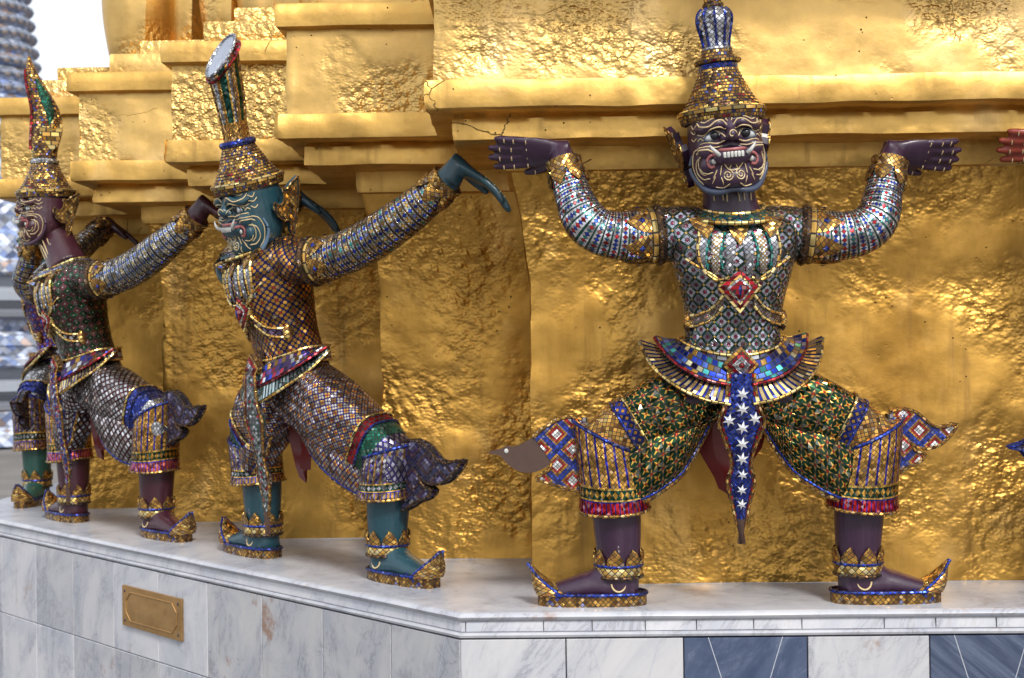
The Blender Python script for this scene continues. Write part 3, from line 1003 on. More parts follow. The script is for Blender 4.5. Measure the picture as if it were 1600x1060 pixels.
TSQ = m_tiles("mixed_square_glass", [(0, (0.02, 0.05, 0.42)), (0.40, (0.75, 0.70, 0.42)), (0.53, (0.06, 0.36, 0.36)), (0.66, (0.10, 0.18, 0.60)), (0.80, (0.62, 0.36, 0.08)), (0.9, (0.02, 0.02, 0.14))], 0.021, False, 1.0, tilt=0.4)
TBELT = m_tiles("belt_glass", [(0, GREY), (0.4, (0.03, 0.05, 0.35)), (0.6, (0.55, 0.55, 0.60)), (0.85, (0.30, 0.05, 0.10))], 0.024, False, 1.4, tilt=0.45)
TBAR = m_bars("gold_and_blue_bars", (0.80, 0.60, 0.26), (0.02, 0.03, 0.26))
TTEAL = m_tiles("teal_gold_collar_glass", [(0, (0.04, 0.25, 0.24)), (0.55, (0.62, 0.42, 0.12)), (0.8, (0.03, 0.10, 0.30))], 0.014, True, tilt=0.4)
TRED = m_tiles("red_glass_band", [(0, (0.32, 0.012, 0.02)), (0.6, (0.42, 0.03, 0.04)), (0.85, (0.18, 0.01, 0.02))], 0.014, False, 1.8, tilt=0.35)
TSTAR = m_paint("silver_glass_star", (0.82, 0.83, 0.85), 0.15, 0.6)
TGREEN = m_tiles("green_glass", [(0, (0.015, 0.12, 0.07)), (0.6, (0.02, 0.18, 0.12))], 0.014, True, tilt=0.3)

def unify(me_or_mb, M):
    return me_or_mb.xf(M)

HZ = Vector((0, 0, 0))

# ---- torso, in its own frame: origin between the hips, facing -y (metres)
TS_RINGS = [  # z, x centre, half width, half depth, y centre
    (-0.075, 0.0, 0.150, 0.115, 0.010), (-0.03, 0.0, 0.168, 0.128, 0.008), (0.03, 0.0, 0.155, 0.122, 0.004), (0.085, 0.0, 0.150, 0.116, 0.0),
    (0.15, 0.0, 0.150, 0.116, -0.006), (0.22, 0.0, 0.160, 0.124, -0.014), (0.29, 0.0, 0.178, 0.138, -0.024), (0.36, 0.0, 0.196, 0.142, -0.030),
    (0.415, 0.0, 0.208, 0.132, -0.026), (0.46, 0.0, 0.205, 0.112, -0.016), (0.480, 0.0, 0.165, 0.092, -0.010), (0.494, 0.0, 0.112, 0.082, -0.010), (0.502, 0.0, 0.080, 0.074, -0.012)]

def torso_rings(scale=1.0, n=56, p=2.35):
    q = catmull(TS_RINGS, 4)
    rings = []
    for z, xc, hw, hd, yc in q:
        ring = []
        for k in range(n):
            th = 2 * math.pi * k / n
            # seam at the back (+y)
            cs, sn = math.cos(th), math.sin(th)
            c = math.copysign(abs(cs) ** (2 / p), cs); s_ = math.copysign(abs(sn) ** (2 / p), sn)
            ring.append((xc - s_ * hw * scale, yc + c * hd * scale, z))
        rings.append(ring)
    return rings
_t = MB().loft(torso_rings())
BV_T = BVHTree.FromPolygons([tuple(p) for p in _t.V], [f[0] for f in _t.F])

def on_torso(x, z, off=0.004):
    h = BV_T.ray_cast(Vector((x, -2, z)), Vector((0, 1, 0)))
    return (h[0] + h[1] * off) if h[0] is not None and h[1].y < 0 else ((h[0] - h[1] * off) if h[0] is not None else Vector((x, -0.02, z)))

# ---- head, in its own frame: origin between the ears, facing -y
HD = [  # z, half width, front y, back y
    (-0.108, 0.040, -0.085, -0.010), (-0.102, 0.062, -0.118, 0.020), (-0.088, 0.083, -0.132, 0.045), (-0.060, 0.104, -0.138, 0.070), (-0.025, 0.115, -0.138, 0.092),
    (0.02, 0.116, -0.130, 0.108), (0.06, 0.114, -0.126, 0.112), (0.10, 0.113, -0.122, 0.112), (0.14, 0.100, -0.100, 0.100), (0.165, 0.05, -0.05, 0.05)]
def head_solid():
    m = MB()
    rings = []
    p = 2.5
    for z, hw, yf, yb in catmull(HD, 3):
        ring = []
        for k in range(40):
            th = 2 * math.pi * k / 40
            cs, sn = math.cos(th), math.sin(th)
            c = math.copysign(abs(cs) ** (2 / p), cs); s_ = math.copysign(abs(sn) ** (2 / p), sn)
            yc, hd = (yf + yb) / 2, (yb - yf) / 2
            ring.append((s_ * hw, yc + c * hd, z))
        rings.append(ring)
    m.loft(rings)
    m.ball((0, -0.150, 0.046), (0.019, 0.026, 0.018))                      # nose tip
    m.tube([(0, -0.118, 0.088), (0, -0.135, 0.065), (0, -0.146, 0.05)], [0.012, 0.013, 0.014], 12, up=(1, 0, 0))
    m.ball((0, -0.138, -0.012), (0.062, 0.026, 0.026))                     # muzzle
    m.ball((0, -0.130, -0.070), (0.045, 0.022, 0.026))                     # chin
    for s_ in (-1, 1):
        m.ball((s_ * 0.021, -0.140, 0.040), (0.014, 0.016, 0.012))           # nostrils
        m.ball((s_ * 0.072, -0.112, 0.010), (0.030, 0.022, 0.024))           # cheek
        m.ball((s_ * 0.070, -0.108, -0.030), (0.030, 0.022, 0.026))
        m.tube([(s_ * 0.012, -0.130, 0.074), (s_ * 0.035, -0.138, 0.080), (s_ * 0.060, -0.131, 0.074), (s_ * 0.085, -0.114, 0.068), (s_ * 0.104, -0.085, 0.074)],
               [0.009, 0.013, 0.012, 0.010, 0.006], 12, up=(0, 0, 1), smooth=3)  # brow
        m.tube([(s_ * 0.022, -0.124, 0.028), (s_ * 0.050, -0.128, 0.024), (s_ * 0.080, -0.112, 0.026)], [0.006, 0.008, 0.005], 10, up=(0, 0, 1), smooth=3)
    return m
HEAD_ME = remesh(head_solid(), 0.0042, 3)
BV_H = BVHTree.FromPolygons([tuple(v.co) for v in HEAD_ME.vertices], [tuple(p.vertices) for p in HEAD_ME.polygons])
def on_head(x, z, off=0.002):
    # past the cheekbone the sight line swings round to the side of the head
    if abs(x) > 0.085:
        s_ = 1 if x > 0 else -1
        a = (abs(x) - 0.085) / 0.13 * math.pi / 2 + R(28)
        o = Vector((s_ * 2 * math.sin(a), -2 * math.cos(a), z)) + Vector((s_ * 0.045, -0.03, 0))
        d = Vector((-s_ * math.sin(a), math.cos(a), 0))
        h = BV_H.ray_cast(o, d)
        if h[0] is not None: return h[0] + h[1] * off
    h = BV_H.ray_cast(Vector((x, -2, z)), Vector((0, 1, 0)))
    if h[0] is None: return Vector((x, -0.03, z))
    return h[0] + Vector((0, -off, 0)) + h[1] * 0.0

def line_on_head(m, pts, r=0.0020, mirror=True, per=5, mat=0, off=0.0012):
    for s_ in ((-1, 1) if mirror else (1,)):
        q = [on_head(s_ * x, z, off) for x, z in catmull(pts, per)]; r = r if r < 0.0019 else r * 0.86
        m.tube(q, [r * (0.55 if i in (0, len(q) - 1) else 1.0) for i in range(len(q))], 7, up=(0, 0.3, 1), mat=mat)

def spiral(cx, cz, r, turns, s_=1, start=0.0):
    out = []
    n = int(turns * 12)
    for i in range(n + 1):
        t = i / n
        a = start + t * turns * 2 * math.pi
        rr = r * (1 - 0.85 * t)
        out.append((cx + s_ * rr * math.cos(a), cz + rr * math.sin(a)))
    return out

def build_head(st, M, skin, style, kind):
    """children of the statue st; M: head frame -> statue frame"""
    MC = M
    fs = style.get('face')
    if fs: M = M @ Matrix.Translation((0, 0, 0.10)) @ Matrix.Diagonal((*fs, 1)) @ Matrix.Translation((0, 0, -0.10))
    obj("head", HEAD_ME.copy(), skin, st, M)
    lines = MB()
    L = lambda pts, **k: line_on_head(lines, pts, **k)
    L([(0.010, 0.074), (0.024, 0.088), (0.045, 0.086), (0.066, 0.074), (0.088, 0.076), (0.104, 0.090)], r=0.0026)
    L([(0.014, 0.064), (0.035, 0.070), (0.060, 0.066), (0.080, 0.054), (0.104, 0.058)], r=0.0022)
    L([(0.030, 0.098), (0.052, 0.096), (0.072, 0.088), (0.086, 0.092)], r=0.0018)
    L([(0.022, 0.032), (0.045, 0.027), (0.070, 0.032), (0.094, 0.030)], r=0.0022)
    L([(0.112, 0.004), (0.094, 0.012), (0.074, 0.012), (0.058, 0.004)], r=0.0026)
    L([(0.080, 0.040), (0.092, 0.046), (0.104, 0.040)], r=0.0018)
    L([(0.028, -0.032), (0.014, -0.048)], r=0.0018)
    L([(0.036, -0.034), (0.042, -0.060)], r=0.0018)
    L([(0.050, -0.044), (0.062, -0.066)], r=0.0018)
    L([(0.040, -0.066), (0.034, -0.086)], r=0.0018)
    L([(0.062, -0.050), (0.082, -0.052), (0.094, -0.036)], r=0.0018)
    L(spiral(0.020, -0.062, 0.017, 1.9, 1, 1.8), per=1, r=0.0021)
    L([(0.008, 0.102), (0.014, 0.108), (0.020, 0.103), (0.015, 0.099)], r=0.0018)
    L(spiral(0.0, 0.045, 0.016, 0.8, 1, 0.2), per=1, r=0.0018, mirror=False)
    L([(0.088, -0.004), (0.112, -0.016), (0.116, -0.044), (0.094, -0.064), (0.072, -0.066)], r=0.0022)
    L([(0.100, 0.020), (0.128, 0.010), (0.142, -0.020), (0.130, -0.056), (0.100, -0.078)], r=0.0022)
    L([(0.108, 0.050), (0.125, 0.042), (0.142, 0.050)], r=0.0020)
    L([(0.020, 0.041), (0.036, 0.060), (0.058, 0.060), (0.082, 0.047)], r=0.0018)
    L([(0.026, 0.020), (0.050, 0.017), (0.074, 0.021), (0.100, 0.018)], r=0.0016)
    L([(0.034, 0.106), (0.060, 0.104), (0.080, 0.098), (0.098, 0.100)], r=0.0016)
    L([(0.006, 0.086), (0.012, 0.096), (0.024, 0.099)], r=0.0016)
    L([(0.096, -0.002), (0.104, -0.022), (0.098, -0.044), (0.082, -0.056)], r=0.0016)
    L([(0.106, 0.068), (0.124, 0.062), (0.146, 0.072)], r=0.0016)
    L([(0.008, -0.036), (0.012, -0.046), (0.0, -0.050)], r=0.0016)
    L([(0.056, -0.062), (0.066, -0.080)], r=0.0016)
    L([(0.016, -0.086), (0.034, -0.094), (0.056, -0.090)], r=0.0016)
    L([(0.104, 0.084), (0.124, 0.076), (0.140, 0.088)], r=0.0020)
    obj("face_painting", lines, PALE, st, M)
    for s_ in (-1, 1):
        # almond eye: white, black iris, pale rim
        R_ = Matrix.Rotation(s_ * R(14), 3, 'Y')
        c = on_head(s_ * 0.053, 0.048, 0.0)
        c.y += 0.001
        m = MB(); m.ball(c, (0.027, 0.012, 0.0115), 18, rot=R_)
        e = obj("eye", m, EYEW, st, M)
        m = MB(); m.ball(c + Vector((-s_ * 0.004, -0.0085, 0.001)), (0.0150, 0.0065, 0.0112), 16)
        obj("iris", m, BLACK, e)
        m = MB()
        ring = []
        for k in range(25):
            a = 2 * math.pi * k / 24
            ring.append(c + R_ @ Vector((0.028 * math.cos(a), -0.0045, 0.0125 * math.sin(a) * (1 - 0.25 * abs(math.cos(a))))))
        m.tube(ring, 0.0022, 7, up=(0, 1, 0.01)); obj("eyelid", m, RIMB, e)
        # curled fang
        b = on_head(s_ * 0.044, -0.006, 0.004)
        m = MB(); m.tube([b, b + Vector((s_ * 0.008, -0.008, 0.006)), b + Vector((s_ * 0.020, -0.006, 0.018)), b + Vector((s_ * 0.026, 0.0, 0.028))], [0.0064, 0.0060, 0.0042, 0.0012], 10, up=(0, 1, 0), smooth=3)
        obj("fang", m, TOOTH, st, M)
        m = MB(); q = [on_head(s_ * x, z, 0.003) for x, z in catmull([(0.050, -0.004), (0.068, -0.006), (0.078, -0.020), (0.070, -0.036), (0.056, -0.034)], 4)]
        m.tube(q, 0.0044, 9, up=(0, 0.2, 1)); obj("lip_curl", m, LIP, st, M)
        m = MB(); m.ball(on_head(s_ * 0.057, -0.021, 0.002), (0.009, 0.006, 0.008), 10); obj("side_tooth", m, TOOTH, st, M)
        # leaf-shaped ear panel
        out = [(0.085, 0.100), (0.082, 0.060), (0.066, 0.010), (0.052, -0.040), (0.040, -0.068), (0.028, -0.052), (0.026, -0.020), (0.006, -0.018), (-0.020, 0.000), (-0.034, 0.022),
               (-0.030, 0.038), (-0.012, 0.030), (0.006, 0.034), (0.014, 0.052), (0.010, 0.075), (0.030, 0.070), (0.050, 0.084)]
        ME = Matrix.Translation((s_ * 0.122, 0.030, 0.0)) @ Matrix.Rotation(s_ * R(16), 4, 'Y') @ Matrix.Rotation(s_ * R(-4), 4, 'Z') @ Matrix.Rotation(R(90), 4, 'Z') @ Matrix.Diagonal((1.12, 1, 1.12, 1))
        m = MB(); m.slab(out, ME, 0.020)
        ear = obj("ear", m.mesh("ear", angle=30), skin, st, M)
        m = MB(); m.slab([(x * 0.86 + 0.004, z * 0.86 + 0.003) for x, z in out], Matrix.Translation((s_ * 0.011, 0, 0)) @ ME, 0.006)
        obj("gilded_inlay", m.mesh("gilded_inlay", angle=30), TGOLD, ear)
        m = MB()
        q = [Matrix.Translation((s_ * 0.0135, 0, 0)) @ ME @ Vector((x, 0, z)) for x, z in catmull(out + out[:1], 3)]
        m.tube(q, 0.0035, 6, up=(1, 0, 0.1)); obj("ear_edge", m, TGOLD, ear)
    m = MB(); q = [on_head(x, 0.006 + 0.10 * x * x * 8, 0.003) for x in [-0.044 + 0.0088 * k for k in range(11)]]
    m.tube(q, [0.002] + [0.0048] * 9 + [0.002], 9, up=(0, 0.2, 1)); obj("upper_lip", m, LIP, st, M)
    for k in range(6):
        x = (k - 2.5) * 0.0110
        c = on_head(x, -0.0085, 0.0015)
        m = MB(); m.tube([c + Vector((0, 0, 0.007)), c + Vector((0, -0.002, 0.001)), c + Vector((0, -0.001, -0.0065))], [(0.0049, 0.0035), (0.0052, 0.004), (0.0044, 0.003)], 8, up=(0, 1, 0), p=3)
        obj("tooth", m, TOOTH, st, M)
    # raised edge of the jaw
    jaw = [(-0.113, -0.052, 0.006), (-0.121, -0.045, -0.030), (-0.106, -0.060, -0.066), (-0.080, -0.088, -0.095), (-0.045, -0.112, -0.105), (0.0, -0.120, -0.100),
           (0.045, -0.112, -0.105), (0.080, -0.088, -0.095), (0.106, -0.060, -0.066), (0.121, -0.045, -0.030), (0.113, -0.052, 0.006)]
    m = MB(); m.tube(jaw, [0.003, 0.006, 0.008, 0.009, 0.009, 0.007, 0.009, 0.009, 0.008, 0.006, 0.003], 10, up=(0, 0, 1), smooth=4)
    obj("jaw_rim", m, style['jaw'], st, M)
    # crown
    M = MC
    m = MB(); m.lathe([(0.118, 0.092), (0.127, 0.094), (0.131, 0.104), (0.134, 0.116), (0.128, 0.120)], 56, cap=True)
    crown = obj("crown", m, TCROWN, st, M)
    m = MB(); m.lathe([(0.128, 0.116), (0.137, 0.118), (0.138, 0.128), (0.130, 0.134), (0.122, 0.135)], 56); obj("brim_band", m, TGOLDB, crown)
    prof = [(0.124, 0.133)]
    for k in range(11):
        t = k / 10
        z0 = 0.143 + 0.113 * t
        r0 = 0.119 - 0.060 * (t ** 0.80)
        prof += [(r0 + 0.0030, z0 - 0.007), (r0 + 0.0032, z0 - 0.003), (r0, z0)]
    m = MB(); m.lathe(prof, 56); obj("dome", m, TCROWN, crown)
    if kind == 'bottle':
        m = MB(); m.lathe([(0.058, 0.252), (0.060, 0.256), (0.060, 0.270), (0.057, 0.272)], 40); obj("blue_ring", m, TBLUE, crown)
        m = MB(); m.lathe([(0.056, 0.271), (0.070, 0.274), (0.073, 0.281), (0.069, 0.288), (0.056, 0.292), (0.050, 0.302), (0.048, 0.312)], 40); obj("disc", m, TCROWN, crown)
        m = MB(); m.lathe([(0.046, 0.312), (0.049, 0.316), (0.047, 0.322), (0.042, 0.324)], 40); obj("ring", m, TSILV, crown)
        q = catmull([(0.040, 0.322), (0.042, 0.342), (0.049, 0.375), (0.055, 0.402), (0.053, 0.424), (0.040, 0.440), (0.028, 0.446)], 4)
        m = MB(); m.lathe(q, 40); b = obj("bulb", m, TSILV, crown)
        m = MB()
        for k in range(10):
            a = 2 * math.pi * k / 10 + 0.1
            m.tube([((r + 0.001) * math.sin(a), (r + 0.001) * math.cos(a), z) for r, z in q[:-3]], 0.0042, 6, up=(0, 0, 1) if False else (math.sin(a), math.cos(a), 0))
        obj("rib", m, [TBLUE, TGOLD], b)
        m = MB(); m.lathe([(0.028, 0.444), (0.033, 0.450), (0.032, 0.458), (0.026, 0.462), (0.028, 0.475), (0.026, 0.50), (0.020, 0.56), (0.012, 0.64), (0.003, 0.70)], 28); obj("spire", m, TCROWN, crown)
    elif kind == 'trumpet':
        m = MB(); m.lathe([(0.056, 0.252), (0.066, 0.256), (0.069, 0.266), (0.064, 0.276), (0.052, 0.278)], 40); obj("blue_ring", m, TBLUE, crown)
        # flared horn that leans forward and is cut on the slant
        axis = catmull([(0, 0.0, 0.272, 0.044, 0), (0, 0.006, 0.34, 0.045, 0), (0, 0.014, 0.42, 0.052, 0), (0, 0.020, 0.50, 0.058, 0.4), (0, 0.024, 0.580, 0.068, 1.0)], 5)
        rings = []
        for (x, y, z, r, sl) in axis:
            ring = []
            for k in range(36):
                th = 2 * math.pi * k / 36
                cx, cy = math.sin(th) * r * 0.85, math.cos(th) * r
                ring.append((x + cx, y + cy, z + sl * (cy * 0.95 - cx * 0.10)))
            rings.append(ring)
        m = MB(); m.grid(rings, True); horn = obj("horn", m, style['horn'], crown)
        top = rings[-1]
        c = sum((Vector(p) for p in top), Vector()) / 36
        m = MB(); m.grid([[tuple(c + (Vector(p) - c) * f + Vector((0, 0, -0.012 * (1 - f)))) for p in top] for f in (0.02, 0.4, 0.8, 1.0)], True)
        obj("cut_face", m, m_paint("pale_blue_enamel", (0.34, 0.38, 0.47), 0.3), horn)
        m = MB(); m.tube([tuple(p) for p in top] + [tuple(top[0])], 0.006, 8, up=(0, 0, 1)); obj("rim", m, TSILV, horn)
        m = MB(); r2 = [tuple(c + (Vector(p) - c) * 1.02 + Vector((0, 0.004, -0.022))) for p in top]
        m.tube(r2 + r2[:1], (0.012, 0.005), 8, up=(0, 0.3, 1)); obj("band", m, TRED, horn)
        m = MB()
        for k in (3, 9, 15, 21, 27, 33):
            m.tube([Vector(r[k]) + (Vector(r[k]) - Vector((0, ax[1], ax[2]))).normalized() * 0.002 for r, ax in zip(rings, axis)], 0.0042, 6, up=(1, 1, 0))
        obj("flute", m, TGOLD, horn)
    else:   # flame-shaped tuft
        m = MB(); m.lathe([(0.054, 0.254), (0.064, 0.258), (0.066, 0.268), (0.060, 0.278), (0.050, 0.280)], 40); obj("ring", m, TSILV, crown)
        ax = catmull([(0.0, 0.27, 0.048, 0.052), (0.004, 0.34, 0.050, 0.062), (0.018, 0.42, 0.046, 0.070), (0.016, 0.51, 0.038, 0.062), (-0.014, 0.60, 0.028, 0.046), (-0.040, 0.68, 0.016, 0.026), (-0.050, 0.76, 0.003, 0.004)], 5)
        rings = [[(math.sin(2 * math.pi * k / 28) * a, y + math.cos(2 * math.pi * k / 28) * b, z) for k in range(28)] for y, z, a, b in ax]
        m = MB(); m.loft(rings); fl = obj("flame_tuft", m, TCROWN, crown)
        for s_ in (-1, 1):
            q = [Vector((s_ * (a * 0.92 + 0.002), y + 0.006, z)) for y, z, a, b in ax[10:24]]
            m = MB(); m.tube(q, [(0.022 * math.sin(math.pi * (i + 0.5) / len(q)) + 0.002, 0.010) for i in range(len(q))], 10, up=(1, 0, 0)); obj("green_inlay", m, TGREEN, fl)
            m = MB()
            m.slab([(0.02, 0.31), (0.05, 0.34), (0.07, 0.40), (0.078, 0.46), (0.05, 0.42), (0.03, 0.40), (0.035, 0.46), (0.01, 0.42), (-0.02, 0.43), (-0.03, 0.40), (-0.01, 0.36)],
                   Matrix.Translation((s_ * 0.047, 0.0, 0)) @ Matrix.Rotation(R(90), 4, 'Z'), 0.016)
            obj("gold_leaf", m.mesh("gold_leaf", angle=30), TGOLDB, fl)
        q = [Vector((0, y - b - 0.002, z)) for y, z, a, b in ax[4:-4]]
        m = MB(); m.tube(q, 0.008, 8, up=(0, 1, 0)); obj("red_edge", m, TRED, fl)

# ---- hand: x along the fingers, y towards the thumb side, z out of the back of the hand
def hand_solid(curl=8.0, spread=1.0):
    m = MB()
    m.tube([(-0.03, 0, 0), (0.005, 0, 0), (0.035, 0.002, 0.0), (0.07, 0.002, 0.0), (0.105, 0.0, 0.0), (0.122, 0, 0)],
           [(0.034, 0.032), (0.036, 0.028), (0.046, 0.022), (0.053, 0.0185), (0.054, 0.016), (0.046, 0.012)], 18, up=(0, 0, 1), smooth=3)
    marks = []
    for i, (t, L, a) in enumerate(((-0.042, 0.095, -5), (-0.0145, 0.118, -2), (0.0135, 0.122, 1), (0.041, 0.108, 4))):
        p = Vector((0.108, t * spread, 0.0)); d = R(a)
        pts = [p.copy()]; bend = 0.0
        for k, f in enumerate((0.42, 0.32, 0.26)):
            bend += R(curl)
            dv = Vector((math.cos(d) * math.cos(bend), math.sin(d), -math.sin(bend)))
            marks.append((p + Vector((0, 0, 0.0122)), p.copy()))
            p = p + dv * L * f
            pts.append(p.copy())
        m.tube(pts, [0.0134, 0.0130, 0.0126, 0.0108], 12, up=(0, 0, 1), smooth=4)
        m.ball(pts[-1], 0.0112, 10)
    th = [Vector((0.020, 0.030, -0.004)), Vector((0.055, 0.058, -0.010)), Vector((0.088, 0.072, -0.014)), Vector((0.118, 0.078, -0.018))]
    m.tube(th, [0.020, 0.0175, 0.0155, 0.0115], 12, up=(0, 0, 1), smooth=4)
    m.ball(th[-1], 0.0118, 10)
    marks.append((th[2] + Vector((0, 0, 0.014)), th[2]))
    return m, marks

# ---- lower leg: x outward, z up, origin on the ground under the ankle
FIN_OUT = [(0.115, 0.585), (0.150, 0.592), (0.190, 0.584), (0.232, 0.560), (0.268, 0.530), (0.300, 0.512), (0.330, 0.500), (0.352, 0.503), (0.372, 0.494), (0.412, 0.482), (0.374, 0.472), (0.352, 0.446),
           (0.318, 0.424), (0.275, 0.418), (0.236, 0.432), (0.212, 0.450), (0.224, 0.424), (0.262, 0.398), (0.232, 0.388), (0.196, 0.376), (0.150, 0.362), (0.108, 0.352)]
FIN_B = [(0.110, 0.600), (0.150, 0.606), (0.185, 0.596), (0.212, 0.574), (0.238, 0.552), (0.272, 0.548), (0.315, 0.556), (0.292, 0.520), (0.260, 0.492), (0.222, 0.480), (0.188, 0.486),
         (0.172, 0.500), (0.182, 0.476), (0.214, 0.462), (0.192, 0.436), (0.160, 0.424), (0.135, 0.408), (0.105, 0.392)]

def shoe_parts():
    out = {}
    # sole
    ol = []
    for k in range(40):
        a = 2 * math.pi * k / 40
        x = 0.085 + 0.172 * math.cos(a); w = 0.062 * math.sin(a)
        w *= 1.0 - 0.16 * max(0, math.cos(a))
        xx = 0.085 + 0.172 * math.copysign(abs(math.cos(a)) ** 0.6, math.cos(a))
        ww = math.copysign(abs(math.sin(a)) ** 0.72, math.sin(a)) * 0.062 * (1.0 - 0.16 * max(0, math.cos(a)))
        ol.append((xx, ww))
    m = MB(); m.loft([[(x, y, z) for x, y in ol] for z in (0.0, 0.006, 0.030, 0.036)]); out['sole'] = m
    m = MB(); m.tube([(x * 1.003, y * 1.01, 0.037) for x, y in ol] + [(ol[0][0] * 1.003, ol[0][1] * 1.01, 0.037)], 0.0055, 8, up=(0, 0, 1)); out['sole_rim'] = m
    # toe: a tall upturned tip, hollow towards the foot
    rings = []
    prof = [(0.034, 0.262, 0.150, 0.056), (0.050, 0.270, 0.172, 0.053), (0.068, 0.275, 0.202, 0.046), (0.086, 0.277, 0.230, 0.036), (0.104, 0.279, 0.252, 0.022), (0.120, 0.281, 0.268, 0.009), (0.126, 0.282, 0.276, 0.004)]
    for h, xf, xb, w in catmull(prof, 3):
        ring = []
        for k in range(24):
            a = 2 * math.pi * k / 24
            cx, hx = (xf + xb) / 2, (xf - xb) / 2
            ring.append((cx + hx * math.copysign(abs(math.cos(a)) ** 0.75, math.cos(a)), w * math.copysign(abs(math.sin(a)) ** 0.8, math.sin(a)), h))
        rings.append(ring)
    m = MB(); m.loft(rings); out['toe_cap'] = m
    m = MB()
    for s_ in (-1, 1):
        m.tube([(xb + 0.010 + (xf - xb) * 0.25, s_ * (w * 0.9 + 0.001), h + 0.002) for h, xf, xb, w in catmull(prof, 3)], 0.0052, 8, up=(0, 1, 0))
    m.tube([(0.160, y, 0.044) for y in (-0.052, -0.025, 0, 0.025, 0.052)], 0.005, 8, up=(0, 0, 1))
    out['toe_rim'] = m
    return out

def leafband(path_r, z0, z1, n, r_off=0.004, th=0.006):
    """a ring of pointed leaves standing round a limb (axis z)"""
    m = MB()
    for k in range(n):
        a = 2 * math.pi * k / n
        hw = math.pi / n * 0.86
        rows = []
        for i in range(6):
            t = i / 5
            w = hw * (1 - t ** 1.6) * (1 + 0.25 * math.sin(math.pi * t))
            r = path_r + r_off + 0.003 * math.sin(math.pi * t)
            rows.append([(r * math.cos(a + w * q), r * math.sin(a + w * q), z0 + (z1 - z0) * t) for q in (1, 0.5, 0, -0.5, -1)])
        m.sheet(rows, -th)
    return m

class Limb:
    """a swept limb whose surface can be addressed by (angle, length)"""
    def __init__(s, path, rad, up=(0, 1, 0), per=8, flat=1.0, p=2.0):
        s.flat, s.p = flat, p
        q = catmull([tuple(a) + (b,) for a, b in zip(path, rad)], per)
        s.P = [Vector(x[:3]) for x in q]; s.r = [x[3] for x in q]
        s.L = [0.0]
        for a, b in zip(s.P, s.P[1:]): s.L.append(s.L[-1] + (b - a).length)
        s.up = Vector(up)
    def at(s, l):
        l = max(0.0, min(s.L[-1], l))
        for i in range(len(s.P) - 1):
            if l <= s.L[i + 1]: break
        f = (l - s.L[i]) / max(1e-9, s.L[i + 1] - s.L[i])
        c = s.P[i].lerp(s.P[i + 1], f); r = s.r[i] + (s.r[i + 1] - s.r[i]) * f
        t = (s.P[min(i + 2, len(s.P) - 1)] - s.P[max(i - 1, 0)]).normalized()
        b = (s.up - t * s.up.dot(t)).normalized()
        return c, r, t, b, t.cross(b)
    def pt(s, th, l, off=0.0):
        c, r, t, b, a = s.at(l)
        cs, sn = math.cos(th), math.sin(th)
        if s.p != 2.0:
            cs = math.copysign(abs(cs) ** (2 / s.p), cs); sn = math.copysign(abs(sn) ** (2 / s.p), sn)
        return c + (b * cs * s.flat + a * sn) * (r + off)
    def shell(s, l0, l1, off=0.0, n=28, step=0.012, flare=None):
        m = MB()
        k = max(2, int((l1 - l0) / step))
        rings = []
        for i in range(k + 1):
            l = l0 + (l1 - l0) * i / k
            o = off + (flare(i / k) if flare else 0)
            rings.append([s.pt(2 * math.pi * q / n, l, o) for q in range(n)])
        m.loft(rings); return m
    def leaves(s, l0, l1, n, off=0.004, th=0.006, mat=0):
        m = MB()
        for k in range(n):
            a = 2 * math.pi * (k + 0.5) / n
            hw = math.pi / n * 0.92
            rows = []
            for i in range(7):
                t = i / 6
                w = hw * (1 - t ** 2.0)
                rows.append([s.pt(a + w * q, l0 + (l1 - l0) * t, off + 0.004 * (1 - abs(q)) * math.sin(math.pi * t)) for q in (-1, -0.5, 0, 0.5, 1)])
            m.sheet(rows, -th)
            c, rr = s.pt(a, l0 + (l1 - l0) * 0.38, off + 0.006), 0.011
            cc, _, tt, bb, aa = s.at(l0 + (l1 - l0) * 0.38)
            side = (bb * -math.sin(a) + aa * math.cos(a))
            nn_ = (c - cc).normalized()
            ids = [m.v(c + tt * rr), m.v(c + side * rr), m.v(c - tt * rr), m.v(c - side * rr), m.v(c + nn_ * 0.004)]
            for q in range(4): m.f((ids[q], ids[(q + 1) % 4], ids[4]), None, None, 1)
        return m

MESH_CACHE = {}

